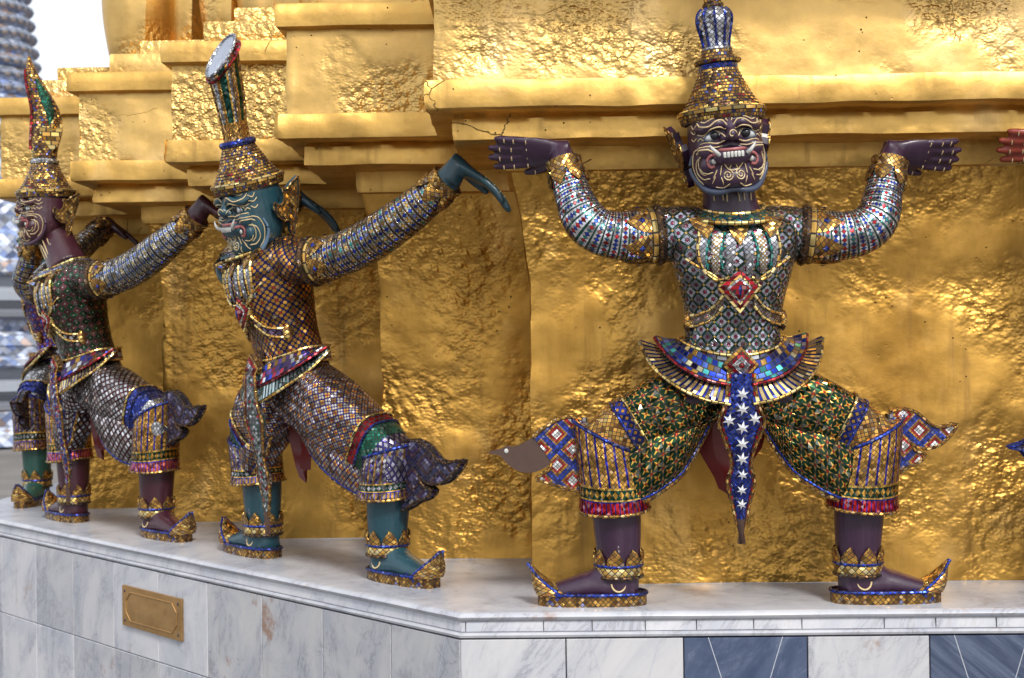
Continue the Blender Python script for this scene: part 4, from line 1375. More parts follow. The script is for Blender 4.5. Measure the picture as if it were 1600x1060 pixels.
def build_statue(label, M, pose, sty, group=None):
    st = thing("demon_statue", label, "statue", M, group)
    skin = sty['skin']
    key = pose['name']
    MT = pose['torso']                      # torso frame -> statue frame
    MH = pose['head']
    core = MB()
    core.add(MB().loft(torso_rings(0.90)).xf(MT))
    nk0, nk1 = MT @ Vector((0, -0.012, 0.475)), MH @ Vector((0, 0.015, -0.03))
    core.tube([nk0, nk0.lerp(nk1, 0.35), nk0.lerp(nk1, 0.7), nk1], [0.095, 0.083, 0.078, 0.080], 22, up=(0, 1, 0), smooth=3)
    arms = []; marklist = []
    for side in (-1, 1):
        A = pose['arm'][side]
        limb = Limb(A['pts'], A['rad'], up=A.get('up', (0, 1, 0)))
        arms.append((side, A, limb))
        core.tube(limb.P, [r * 0.90 for r in limb.r], 20, up=A.get('up', (0, 1, 0)))
        # the limb runs into the shoulder
        core.tube([limb.P[0], MT @ Vector((side * 0.12, -0.015, 0.43))], [limb.r[0] * 0.88, 0.070], 16)
        h, marks = hand_solid(A.get('curl', 8.0))
        d = Vector(A['dir']).normalized(); b = Vector(A['back']); b = (b - d * b.dot(d)).normalized()
        t = b.cross(d) * A.get('thumb', 1)
        MHd = Matrix((( d.x, t.x, b.x, A['wrist'][0]), (d.y, t.y, b.y, A['wrist'][1]), (d.z, t.z, b.z, A['wrist'][2]), (0, 0, 0, 1)))
        h.xf(MHd)
        core.add(h)
        core.tube([limb.P[-1], Vector(A['wrist'])], [limb.r[-1] * 0.86, 0.036], 16, up=A.get('up', (0, 1, 0)))
        hand_marks = MB(); marklist.append(hand_marks)
        for q, cen in marks:
            for dy in (0,):
                hand_marks.tube([MHd @ (q + Vector((0, y_, -0.0135 + math.sqrt(max(0, 0.0146 ** 2 - y_ * y_))))) for y_ in (-0.007, -0.0035, 0, 0.0035, 0.007)], 0.0019, 6, up=(0.1, 0.2, 1))
    legs = []
    for side in (-1, 1):
        ax, ay = pose['ankle'][side]
        ML_ = Matrix.Translation((ax, ay, 0)) @ Matrix.Rotation(pose.get('toe_out', {}).get(side, 0.0), 4, 'Z') @ Matrix.Diagonal((side, 1, 1, 1))
        hip = pose['pelvis'] @ Vector((side * 0.085, 0.0, -0.060))
        KZ, TR = pose.get('knee_z', 0.512), pose.get('thigh_r', 1.0)
        knee = ML_ @ Vector((0.034, -0.020, KZ))
        legs.append((side, ML_, hip, knee))
        core.tube([hip, hip.lerp(knee, 0.5) + Vector((0, -0.01, 0.01)), knee], [0.090, 0.086, 0.070], 20, up=(0, 1, 0), smooth=3)
        core.add(MB().tube([(0.030, -0.016, KZ + 0.015), (0.022, -0.012, 0.42), (0.010, 0.0, 0.34), (0.002, 0.0, 0.22), (0.0, 0.0, 0.12), (0.0, 0.0, 0.05), (0.0, 0, 0.02)],
                           [0.078, 0.080, 0.080, 0.074, 0.066, 0.063, 0.058], 22, up=(0, 1, 0), smooth=3).xf(ML_))
        core.add(MB().tube([(-0.045, 0, 0.040), (0.02, 0, 0.052), (0.08, 0, 0.058), (0.14, 0, 0.048), (0.20, 0, 0.040)], [(0.052, 0.036), (0.058, 0.048), (0.056, 0.048), (0.052, 0.040), (0.044, 0.028)], 18, up=(0, 0, 1), smooth=3).xf(ML_))
        core.add(MB().tube([(0.0, 0, 0.115), (0.05, 0, 0.080), (0.11, 0, 0.055)], [(0.058, 0.056), (0.055, 0.046), (0.050, 0.034)], 16, up=(0, 0, 1), smooth=3).xf(ML_))
    ck = (key, 'body')
    if ck not in MESH_CACHE: MESH_CACHE[ck] = remesh(core, 0.0062, 3)
    obj("body", MESH_CACHE[ck].copy(), skin, st)
    for hm_ in marklist: obj("hand_painting", hm_, PALE, st)
    for side, ML_, hip, knee in legs:
        q = []; m = MB()
        for k in range(11):
            a = math.pi * k / 10
            q.append(ML_ @ Vector((0.005 + 0.022 * math.cos(a), -0.0640 + 0.006 * (abs(math.cos(a)) ** 2), 0.072 - 0.024 * math.sin(a))))
        m.tube(q, 0.0028, 7, up=(0, 1, 0))
        obj("ankle_painting", m, PALE, st)
    # neck creases
    m = MB()
    D = nk1 - nk0
    for xo in (-0.055, -0.030, 0.035, 0.058):
        q = []
        for k in range(5):
            c = nk0 + D * (0.30 + 0.10 * k)
            fx = (MT.to_3x3() @ Vector((1, 0, 0))); fy_ = (MT.to_3x3() @ Vector((0, -1, 0)))
            q.append(c + fx * xo + fy_ * math.sqrt(max(0.0, 0.0835 ** 2 - xo * xo)))
        m.tube(q, 0.0024, 6, up=(0, 1, 0.2))
    q = []
    for k in range(13):
        a = math.pi * k / 12
        c = nk0 + D * (0.28 + 0.34 * math.sin(a))
        xo = 0.019 * math.cos(a)
        q.append(c + fx * xo + fy_ * math.sqrt(0.0835 ** 2 - xo * xo))
    m.tube(q, 0.0024, 6, up=(0, 1, 0.2))
    obj("neck_painting", m, PALE, st)

    # ---------------- head
    build_head(st, MH, skin, sty, sty['crown'])

    # ---------------- tunic and what lies on it (torso frame)
    tm = MB().loft(torso_rings(1.0)).xf(MT)
    for side, A, limb in arms:
        p0, p1 = MT @ Vector((side * 0.085, -0.015, 0.425)), limb.P[0]
        d_ = (limb.P[2] - limb.P[0]).normalized()
        tm.tube([p0, p0.lerp(p1, 0.5), p1, p1 + d_ * 0.02], [(0.085, 0.095), (0.090, 0.096), (limb.r[0] * 1.03,) * 2, (limb.r[0] * 1.0,) * 2], 32, up=A.get('up', (0, 1, 0)), smooth=3)
    tunic = obj("tunic", tm, sty['tunic'], st)
    m = MB(); rings = []
    for rr, zz in ((0.086, 0.512), (0.100, 0.509), (0.114, 0.500), (0.126, 0.487), (0.128, 0.478), (0.112, 0.470)):
        rings.append([(-rr * math.sin(2 * math.pi * k / 44) * 1.12, -0.014 + rr * math.cos(2 * math.pi * k / 44) * (0.98 + 0.22 * (math.cos(2 * math.pi * k / 44) < 0)), zz - 0.030 * max(0, -math.cos(2 * math.pi * k / 44))) for k in range(44)])
    m.loft(rings); collar = obj("collar", m, sty['collar'], st, MT)
    for rr, zz, nm in ((0.090, 0.513, "collar_edge"), (0.130, 0.484, "collar_edge")):
        m = MB()
        q = [(-rr * math.sin(2 * math.pi * k / 44) * 1.12, -0.014 + rr * math.cos(2 * math.pi * k / 44) * (0.98 + 0.22 * (math.cos(2 * math.pi * k / 44) < 0)), zz - 0.030 * max(0, -math.cos(2 * math.pi * k / 44))) for k in range(45)]
        m.tube(q, 0.0062, 8, up=(0, 0, 1)); obj(nm, m, TGOLDB, collar)
    # leaves hanging from the collar
    for x, z0, z1, hw in ((0.0, 0.455, 0.385, 0.034), (-0.105, 0.466, 0.405, 0.036), (0.105, 0.466, 0.405, 0.036)):
        rows = []
        for i in range(6):
            t = i / 5
            w = hw * (1 - t ** 1.7)
            rows.append([on_torso(x + w * q + (0.012 if x < 0 else -0.012 if x > 0 else 0) * t, z0 + (z1 - z0) * t, 0.012) for q in (-1, -0.5, 0, 0.5, 1)])
        m = MB(); m.sheet(rows, 0.01); obj("collar_leaf", m, TGOLD, st, MT)
    # breast plates: fluted petals edged in gold
    for s_ in (-1, 1):
        out = [(0.115, 0.430), (0.122, 0.370), (0.105, 0.315), (0.070, 0.285), (0.035, 0.290)]
        m = MB(); m.tube([on_torso(s_ * x, z, 0.005) for x, z in catmull(out, 5)], 0.0055, 8, up=(0, 1, 0)); obj("breast_edge", m, TGOLDB, st, MT)
        for xs_, c in ((0.040, sty['trim']), (0.082, sty['trim'])):
            m = MB(); m.tube([on_torso(s_ * (xs_ + 0.016 * math.sin(k * 0.5)), 0.425 - 0.022 * k, 0.004) for k in range(6)], 0.0045, 8, up=(0, 1, 0)); obj("flute", m, c, st, MT)
        for xs_, mt in ((0.020, TSILV), (0.061, sty['petal']), (0.100, TSILV)):
            rows = []
            for k in range(7):
                t = k / 6
                w = 0.0165 * (1 - 0.5 * t * t)
                rows.append([on_torso(s_ * (xs_ + 0.010 * math.sin(t * 2) + w * q), 0.420 - 0.118 * t, 0.0045 + 0.003 * (1 - q * q)) for q in ((-1, 0, 1) if s_ > 0 else (1, 0, -1))])
            m = MB(); m.sheet(rows, 0.004); obj("breast_petal", m, mt, st, MT)
        # sash from the pendant to the flank
        o1 = [(0.045, 0.205), (0.075, 0.168), (0.110, 0.148), (0.140, 0.140)]
        for dz in (0.0, 0.034):
            m = MB(); m.tube([on_torso(s_ * x, z + dz, 0.005) for x, z in catmull(o1, 5)], 0.0050, 8, up=(0, 1, 0)); obj("chain", m, TGOLDB, st, MT)
        rows = [[on_torso(s_ * x, z + dz, 0.004) for x, z in catmull(o1, 4)] for dz in (0.030, 0.017, 0.003)]
        m = MB(); m.sheet(rows if s_ > 0 else [list(reversed(r)) for r in rows], 0.004); obj("sash", m, sty['sash'], st, MT)
        m = MB(); m.ball(on_torso(s_ * 0.140, 0.155, 0.0) + Vector((s_ * 0.008, 0, 0)), (0.014, 0.020, 0.034), 12); obj("side_boss", m, TGOLD, st, MT)
        o2 = [(0.050, 0.275), (0.080, 0.300), (0.120, 0.325), (0.155, 0.350)]
        m = MB(); m.tube([on_torso(s_ * x, z, 0.004) for x, z in catmull(o2, 5)], 0.0042, 8, up=(0, 1, 0)); obj("chain", m, TGOLDB, st, MT)
    def lozenge(cx, cz, w, h, th, mat, name, parent, y0, lift):
        y = on_torso(cx, cz, 0).y
        rows = []
        P = [Vector((cx, y - y0, cz + h * 0.42)), Vector((cx + w, y - y0 + 0.012, cz)), Vector((cx, y - y0, cz - h * 0.58)), Vector((cx - w, y - y0 + 0.012, cz))]
        m = MB()
        A = [m.v(p + Vector((0, 0.03, 0))) for p in P]; B = [m.v(p) for p in P]; c = m.v(Vector((cx, y - y0 - lift, cz - h * 0.05)))
        for k in range(4):
            k2 = (k + 1) % 4
            m.f((A[k], A[k2], B[k2], B[k])); m.f((B[k], B[k2], c))
        return obj(name, m.mesh(name, smooth=False), mat, parent, MT if parent is st else None)
    pd = lozenge(0.0, 0.262, 0.068, 0.140, 0.02, TGOLDB, "pendant", st, 0.012, 0.004)
    for k, (f, mt, nm) in enumerate(((0.86, TRED, "red_inlay"), (0.66, TGOLDB, "gold_inlay"), (0.56, TSILV, "silver_inlay"), (0.46, TRED, "red_inlay"), (0.24, TBLUE, "blue_stone"))):
        lozenge(0.0, 0.262 - 0.002 * k, 0.068 * f, 0.140 * f, 0.02, mt, nm, pd, 0.016 + 0.0035 * k, 0.004)

    # ---------------- belt, skirt flaps, buckle, apron (pelvis frame)
    MTS = MT
    MT = pose['pelvis']
    def hipring(z, off, n=56, drop=0.0, flare=0.0):
        ring = []
        for k in range(n):
            th = 2 * math.pi * k / n
            f = max(0.0, -math.cos(th))
            ring.append((-(0.158 + off) * math.sin(th), 0.003 + (0.126 + off) * math.cos(th), z - drop * f ** 1.5))
        return ring
    m = MB(); m.loft([hipring(0.100, 0.000, drop=0.045), hipring(0.098, 0.005, drop=0.045), hipring(0.070, 0.010, drop=0.05), hipring(0.048, 0.012, drop=0.052), hipring(0.046, 0.002, drop=0.052)])
    belt = obj("belt", m, TBELT, st, MT)
    for zz in (0.099, 0.047):
        m = MB(); r_ = hipring(zz, 0.008, drop=0.048); m.tube(r_ + r_[:1], 0.0055, 8, up=(0, 0, 1)); obj("belt_edge", m, TGOLDB, belt)
    def flap(s_, inner, outer, mat, edgem, name):
        ff = pose.get('flap_flare', 0.92)
        outer = [(a[0] + (b[0] - a[0]) * ff + 0.004, b[1] - 0.02 * (1 - ff), a[2] + (b[2] - a[2]) * ff) for a, b in zip(inner, outer)]
        A_ = catmull(inner, 6); B_ = catmull(outer, 6)
        rows = []
        for i in range(8):
            t = i / 7
            row = []
            for a, b in zip(A_, B_):
                p = Vector((a[0], a[2], a[1])).lerp(Vector((b[0], b[2], b[1])), t)
                p.z += 0.014 * math.sin(math.pi * t) - 0.010 * math.sin(math.pi * t) * 2      # a little hollow
                row.append((s_ * p.x, p.y, p.z))
            rows.append(row)
        rows2 = rows if s_ < 0 else [list(reversed(r)) for r in rows]
        m = MB(); m.sheet(rows2, 0.010)
        o_ = obj(name, m, mat, st, MT)
        m = MB(); m.tube([Vector(p) for p in rows[-1]], 0.0058, 8, up=(0, 0, 1)); obj("edge_beading", m, edgem, o_)
        m = MB(); m.tube([Vector(r[0]) for r in rows], 0.0050, 8, up=(0, 1, 0)); obj("edge_beading", m, TGOLD, o_)
    LO_I = [(0.030, -0.025, -0.148), (0.075, -0.005, -0.138), (0.120, 0.020, -0.095), (0.152, 0.045, -0.030), (0.152, 0.055, 0.040)]
    LO_O = [(0.030, -0.092, -0.178), (0.115, -0.074, -0.182), (0.200, -0.034, -0.145), (0.265, 0.022, -0.060), (0.300, 0.092, 0.035)]
    UP_I = [(0.032, 0.020, -0.142), (0.080, 0.040, -0.128), (0.125, 0.066, -0.080), (0.154, 0.085, -0.020), (0.152, 0.090, 0.040)]
    UP_O = [(0.032, -0.034, -0.176), (0.105, -0.016, -0.172), (0.170, 0.016, -0.132), (0.218, 0.060, -0.055), (0.246, 0.104, 0.035)]
    for s_ in (-1, 1):
        flap(s_, LO_I, LO_O, sty['flap2'], TGOLDB, "lower_skirt_flap")
        flap(s_, UP_I, UP_O, sty['flap1'], TRED, "upper_skirt_flap")
    # buckle
    def plate(cz, w, y, mat, name, parent):
        m = MB()
        P = [Vector((0, y, cz + w)), Vector((w, y + 0.006, cz)), Vector((0, y, cz - w)), Vector((-w, y + 0.006, cz))]
        A = [m.v(p + Vector((0, 0.03, 0))) for p in P]; B = [m.v(p) for p in P]; c = m.v((0, y - 0.005, cz))
        for k in range(4):
            k2 = (k + 1) % 4
            m.f((A[k], A[k2], B[k2], B[k])); m.f((B[k], B[k2], c))
        return obj(name, m.mesh(name, smooth=False), mat, parent, MT if parent is st else None)
    bk = plate(0.024, 0.056, -0.172, TGOLD, "buckle", st)
    plate(0.024, 0.044, -0.176, TRED, "red_inlay", bk)
    plate(0.024, 0.028, -0.181, TSILV, "silver_inlay", bk)
    m = MB(); m.ball((0, -0.186, 0.024), (0.009, 0.006, 0.009), 12); obj("red_stone", m, TRED, bk)
    # apron tongue
    al = pose.get('apron_len', 1.0)
    ap = [(0.0, 0.040), (-0.05, 0.043), (-0.110, 0.056), (-0.150, 0.070), (-0.19, 0.058), (-0.240, 0.038), (-0.290, 0.030), (-0.330, 0.042), (-0.37, 0.036), (-0.42, 0.024), (-0.47, 0.014), (-0.53, 0.002)]
    rows = []
    for z, w in catmull(ap, 3):
        y = -0.186 + 0.045 * min(1, max(0, (-z - 0.1) / 0.3))
        rows.append([(w * q, y + 0.016 * q * q, z * al) for q in (-1, -0.5, 0, 0.5, 1)])
    tip = len(rows) - 5
    m = MB(); m.sheet(rows[:tip + 1], 0.014); apron = obj("apron", m, sty['apron'], st, MT)
    m = MB(); m.sheet(rows[tip:], 0.014); obj("apron_tip", m, BARE, apron)
    for c, mt, r_, f in ((0, TGOLD, 0.0052, 1.0), (0, TRED, 0.0042, 0.84)):
        for s_ in (0, -1):
            m = MB(); m.tube([Vector(r[s_]) * 1.0 + Vector(((Vector(r[2]) - Vector(r[s_])).x * (1 - f), -0.004, 0)) for r in rows[:tip + 2]], r_, 7, up=(0, 1, 0)); obj("apron_edge", m, mt, apron)
    if sty.get('stars'):
        for x, z in ((0, -0.062), (0, -0.107), (-0.040, -0.142), (0.038, -0.138), (0.0, -0.165), (0, -0.215), (0, -0.262), (0.002, -0.312), (0.0, -0.360), (0, -0.405)):
            y = -0.186 + 0.045 * min(1, max(0, (-z - 0.1) / 0.3)) - 0.003 + 0.016 * (x / 0.07) ** 2
            m = MB()
            rr = 0.021 if z > -0.3 else 0.017
            c = Vector((x, y - 0.006, z * al))
            ci = m.v(c)
            ids = []
            for k in range(12):
                a = math.pi * k / 6 + 0.2
                q = rr if k % 2 == 0 else rr * 0.40
                ids.append(m.v(c + Vector((q * math.sin(a), 0.004 if k % 2 == 0 else 0.001, q * math.cos(a)))))
            for k in range(12): m.f((ids[k], ids[(k + 1) % 12], ci))
            obj("star_flower", m.mesh("star_flower", smooth=False), TSTAR, apron)
    # dark red cloth hanging behind the apron
    rows = []
    for k in range(9):
        t = k / 8
        w = 0.070 + 0.035 * math.sin(math.pi * min(1, t * 1.2)) - 0.055 * max(0, t - 0.6) / 0.4
        rows.append([((q * w) - 0.010 * t, 0.040 + 0.012 * math.cos(q * 5), -0.06 - 0.36 * t + 0.05 * t * abs(q + 0.2)) for q in (1, 0.6, 0.2, -0.2, -0.6, -1)])
    m = MB(); m.sheet(rows, 0.02); obj("back_cloth", m, REDCLOTH, st, MT)

    # ---------------- sleeves
    MT = MTS
    for side, A, limb in arms:
        LT = limb.L[-1]
        sl = obj("sleeve", limb.shell(0.02, LT - 0.012, 0.0, 32), sty['sleeve'], st)
        m = MB(); m.add(limb.shell(0.005, 0.030, 0.010, 30, flare=lambda t: 0.006 * math.sin(math.pi * t)))
        al_ = obj("armlet", m, m_dark, st)
        m = limb.shell(0.030, 0.050, 0.006, 30, flare=lambda t: 0.004 * math.sin(math.pi * t)); obj("gold_ring", m, TGOLDB, al_)
        m = limb.leaves(0.048, 0.130, 6); obj("armlet_leaf", m.mesh("armlet_leaf", angle=30), [TGOLD, TBLUE], al_)
        m = limb.shell(LT - 0.040, LT, 0.004, 30, flare=lambda t: 0.005 * t * t); cf = obj("wrist_cuff", m, TGOLD, st)
        m = limb.leaves(LT - 0.036, LT - 0.092, 6, 0.002); obj("cuff_leaf", m.mesh("cuff_leaf", angle=30), [TGOLD, TBLUE], cf)

    # ---------------- legs
    for side, ML_, hip, knee in legs:
        mid = hip.lerp(knee, 0.5) + Vector((0, -0.014, 0.012))
        tl = Limb([hip.lerp(knee, -0.12), hip.lerp(knee, 0.2), mid, knee + Vector((0, 0, 0.0)), ML_ @ Vector((0.038, -0.018, KZ - 0.060))], [0.100 * TR, 0.108 * TR, 0.104 * TR, 0.083 * (0.4 + 0.6 * TR), 0.084], flat=0.84, p=3.1)
        tr = obj("trouser_leg", tl.shell(0.0, tl.L[-1] - 0.10, 0.0, 36), sty['thigh'], st)
        # baggy cloth that hangs below the thigh
        rings = []; low = []; DS = (KZ - 0.30) / 0.212
        KL = tl.L[-1] - 0.075
        for i in range(15):
            t = i / 14
            c, r, tt, bb, aa = tl.at(KL * (0.06 + 0.92 * t))
            zt = c.z - r * 0.42
            drop = 0.160 * DS * math.sin(min(1.0, t * 1.5) * math.pi / 2)
            zb = c.z - r * 0.92 - drop
            n = 28; ring = []
            out = Vector((tt.x, tt.y, 0)).normalized()
            nrm = Vector((-out.y, out.x, 0))
            if nrm.y > 0: nrm = -nrm
            wd = 0.082 * (0.80 + 0.2 * min(1, t * 4)) * (1.0 - 0.40 * max(0.0, (t - 0.70) / 0.30) ** 1.5)
            for k in range(n):
                th = 2 * math.pi * k / n
                cs, sn = math.cos(th), math.sin(th)
                cs = math.copysign(abs(cs) ** (2 / 5.0), cs); sn = math.copysign(abs(sn) ** (2 / 5.0), sn)
                ring.append(Vector((c.x, c.y, (zt + zb) / 2)) + nrm * (wd * sn * (1.0 if cs > 0 else 1.0 + 0.25 * cs)) + Vector((0, 0, 1)) * ((zt - zb) / 2 * cs))
            rings.append(ring)
            low.append((ring[12], ring[11], ring[10]))
        m = MB(); m.loft(rings); dr = obj("trouser_drape", m, sty['thigh'], st)
        m = MB(); m.tube([p[0] for p in low], (0.008, 0.012), 8, up=(0, 0, 1)); obj("drape_border", m, TGOLD, dr)
        m = MB(); m.tube([p[1] for p in low], 0.0045, 8, up=(0, 0, 1)); obj("drape_border", m, TBLUE, dr)
        # hem bands of the trouser at the knee
        e = tl.L[-1] - 0.055
        m = tl.shell(e - 0.115, e - 0.085, 0.004, 36); hb = obj("trouser_hem", m, sty['hem'], tr)
        for q_ in (0.120, 0.082):
            m = MB(); r_ = [tl.pt(2 * math.pi * k / 36, e - q_, 0.006) for k in range(37)]; m.tube(r_, 0.0048, 7, up=(0.3, 0.1, 1)); obj("hem_edge", m, TGOLDB if q_ > 0.1 else TBLUE, hb)
        m = tl.shell(e - 0.080, e - 0.030, 0.003, 36); obj("gold_hem", m, sty['hem2'], tr)
        m = tl.shell(e - 0.035, tl.L[-1], 0.0015, 36); obj("knee_cap", m, sty['hem3'], tr)
        # knee cuff
        prof = [(0.540, 0.036, 0.096, 0.55), (0.532, 0.036, 0.105, 0.55), (0.49, 0.032, 0.107, 0.34), (0.43, 0.024, 0.107, 0.10), (0.38, 0.018, 0.107, 0.02), (0.335, 0.014, 0.109, -0.03), (0.305, 0.012, 0.112, -0.05), (0.298, 0.012, 0.106, -0.05)]
        CT = 0.540 + (KZ - 0.512)
        prof = [(0.298 + (z - 0.298) * (CT - 0.298) / (0.540 - 0.298), a_, b_, c_ * (1 if KZ > 0.48 else 0.5)) for z, a_, b_, c_ in prof]
        rings = []
        for z, xc, r, tilt in catmull(prof, 4):
            rings.append([(xc + r * math.sin(-2 * math.pi * k / 40), -0.012 + r * 0.95 * math.cos(2 * math.pi * k / 40), z + tilt * r * math.sin(-2 * math.pi * k / 40) * 0.9 - 0.012 * max(0, -math.cos(2 * math.pi * k / 40))) for k in range(40)])
        m = MB(); m.loft(rings); m.xf(ML_); cuff = obj("knee_cuff", m, sty['cuff'], st)
        m = MB(); q = [ML_ @ Vector(p) for p in rings[4]]; m.tube(q + q[:1], 0.0062, 8, up=(0, 0, 1)); obj("cuff_edge", m, TBLUE, cuff)
        m = MB(); q = [ML_ @ Vector(p) for p in rings[-4]]; m.tube(q + q[:1], 0.0055, 8, up=(0, 0, 1)); obj("cuff_edge", m, TGOLD, cuff)
        # flame fin
        fo = sty['fin_shape'].get(side)
        if fo is None: fo, skip = FIN_B, True
        else: skip = False
        FM = ML_ @ Matrix.Translation((-0.004, -0.005, (KZ - 0.512) * 1.6)) @ Matrix.Translation((0.10, 0, 0.47)) @ Matrix.Diagonal((*sty.get('fin_size', (1, 1, 1)), 1)) @ Matrix.Translation((-0.10, 0, -0.47))
        if not skip:
            bare = sty.get('bare_fin', {}).get(side)
            def dense(pts): return [tuple(p) for p in catmull(pts, 3)]
            if bare:
                i0, i1 = 4, 15
                main = fo[:i0 + 1] + fo[i1:]
                m = MB(); m.slab(main, FM, 0.030); fin = obj("knee_flame", m.mesh("knee_flame", angle=30), sty['fin'], st)
                m = MB(); m.slab(dense(fo[i0:i1 + 1]), FM, 0.024); b_ = obj("bare_flame_tip", m.mesh("bare_flame_tip", angle=30), BARE, fin)
                m = MB(); m.ball(FM @ Vector((0.355, -0.013, 0.487)), (0.007, 0.004, 0.008), 10); obj("white_stud", m, TOOTH, b_)
                b_['label'] = "plain brown flame tip that has lost its mosaic"
                edges = [fo[:i0 + 1], fo[i1:]]
            else:
                m = MB(); m.slab(dense(fo), FM, 0.030); fin = obj("knee_flame", m.mesh("knee_flame", angle=30), sty['fin'], st)
                edges = [fo]
            m = MB()
            for ed in edges:
                for ys in (-0.015, 0.015):
                    m.tube([FM @ Vector((x, ys, z)) for x, z in dense(ed)], 0.0055, 7, up=(0, 1, 0))
            obj("flame_edge", m, sty['fin_edge'], fin)
            if 'fin_size' in sty and sty['fin_size'][0] > 1: continue_band = False
            else: continue_band = True
            m = MB()
            m.slab([(0.098, 0.352), (0.113, 0.352), (0.113, 0.590), (0.098, 0.590)], FM, 0.036)
            if continue_band: obj("flame_band", m, TBELT, fin)
            m = MB()
            for k in range(11):
                m.ball(FM @ Vector((0.122, -0.017, 0.372 + 0.020 * k)), (0.0065, 0.003, 0.008), 8)
                m.ball(FM @ Vector((0.122, 0.017, 0.372 + 0.020 * k)), (0.0065, 0.003, 0.008), 8)
            if continue_band: obj("flame_bead", m, TSTAR, fin)
        # anklet
        prof = [(0.066, 0.090), (0.073, 0.092), (0.075, 0.100), (0.0755, 0.112), (0.073, 0.122), (0.070, 0.126)]
        m = MB(); m.lathe(prof, 36); m.xf(ML_); an = obj("anklet", m, TGOLDC, st)
        for zz, mt in ((0.090, m_dark), (0.126, TBLUE)):
            m = MB(); m.tube([ML_ @ Vector((0.0745 * math.sin(2 * math.pi * k / 32), 0.0745 * math.cos(2 * math.pi * k / 32), zz)) for k in range(33)], 0.0058, 8, up=(0, 0, 1)); obj("anklet_edge", m, mt, an)
        m = leafband(0.068, 0.126, 0.180, 8); m.xf(ML_ @ Matrix.Rotation(0.2, 4, 'Z')); obj("anklet_leaf", m.mesh("anklet_leaf", angle=30), TGOLD, an)
        # shoe
        sp = shoe_parts()
        shoe = obj("shoe", sp['sole'].xf(ML_), TSOLE, st)
        obj("sole_rim", sp['sole_rim'].xf(ML_), TBLUE, shoe)
        obj("toe_cap", sp['toe_cap'].xf(ML_), TGOLD, shoe)
        obj("toe_rim", sp['toe_rim'].xf(ML_), TBLUE, shoe)
    return st

m_dark = m_tiles("dark_brown_glass", [(0, (0.10, 0.05, 0.02)), (0.5, (0.20, 0.10, 0.03)), (0.8, (0.05, 0.03, 0.03))], 0.013, True, tilt=0.4)

# ---- poses, measured from the photograph
M_A = Matrix.Translation((0.646, -0.345, 0))
M_E = Matrix.Translation((0.646 + 1.637, -0.345, 0))
M_D = Matrix.Translation((-2.665, 2.97, 0)) @ Matrix.Rotation(R(-90), 4, 'Z')
M_B = Matrix.Translation((-0.79, 0.41, 0)) @ Matrix.Rotation(R(-45), 4, 'Z')
M_C = Matrix.Translation((-1.925, 1.54, 0)) @ Matrix.Rotation(R(-45), 4, 'Z')

def frontal():
    S = lambda px, py, ly: measure(px, py, M_A, ly)
    pel = S(1145, 577, 0.0)
    P = {'name': 'frontal'}
    P['torso'] = Matrix.Translation(pel) @ Matrix.Rotation(R(-0.5), 4, 'Y') @ Matrix.Rotation(R(3), 4, 'X')
    P['pelvis'] = P['torso'].copy()
    P['head'] = Matrix.Translation(S(1133, 239, -0.085)) @ Matrix.Rotation(R(-4.5), 4, 'Y') @ Matrix.Rotation(R(3), 4, 'X')
    k = 2100 / 4.255
    P['arm'] = {
        -1: dict(pts=[S(1036, 367, -0.015), S(986, 370, -0.025), S(942, 364, -0.03), S(913, 343, -0.025), S(894, 300, 0.01), S(880, 252, 0.035)],
                 rad=[q / k for q in (41, 39, 36, 35, 29, 25)], wrist=S(876, 236, 0.05), dir=(-1, 0.12, -0.02), back=(0, -0.82, -0.55), thumb=1, curl=3),
        1: dict(pts=[S(1247, 367, -0.015), S(1298, 370, -0.025), S(1344, 363, -0.03), S(1370, 341, -0.025), S(1381, 298, 0.01), S(1391, 252, 0.035)],
                rad=[q / k for q in (41, 39, 36, 34, 29, 25)], wrist=S(1396, 236, 0.05), dir=(1, 0.15, -0.10), back=(0.1, -0.78, -0.6), thumb=-1, curl=6)}
    P['ankle'] = {-1: (S(967, 900, 0).x, 0.0), 1: (S(1341, 900, 0).x, 0.0)}
    return P

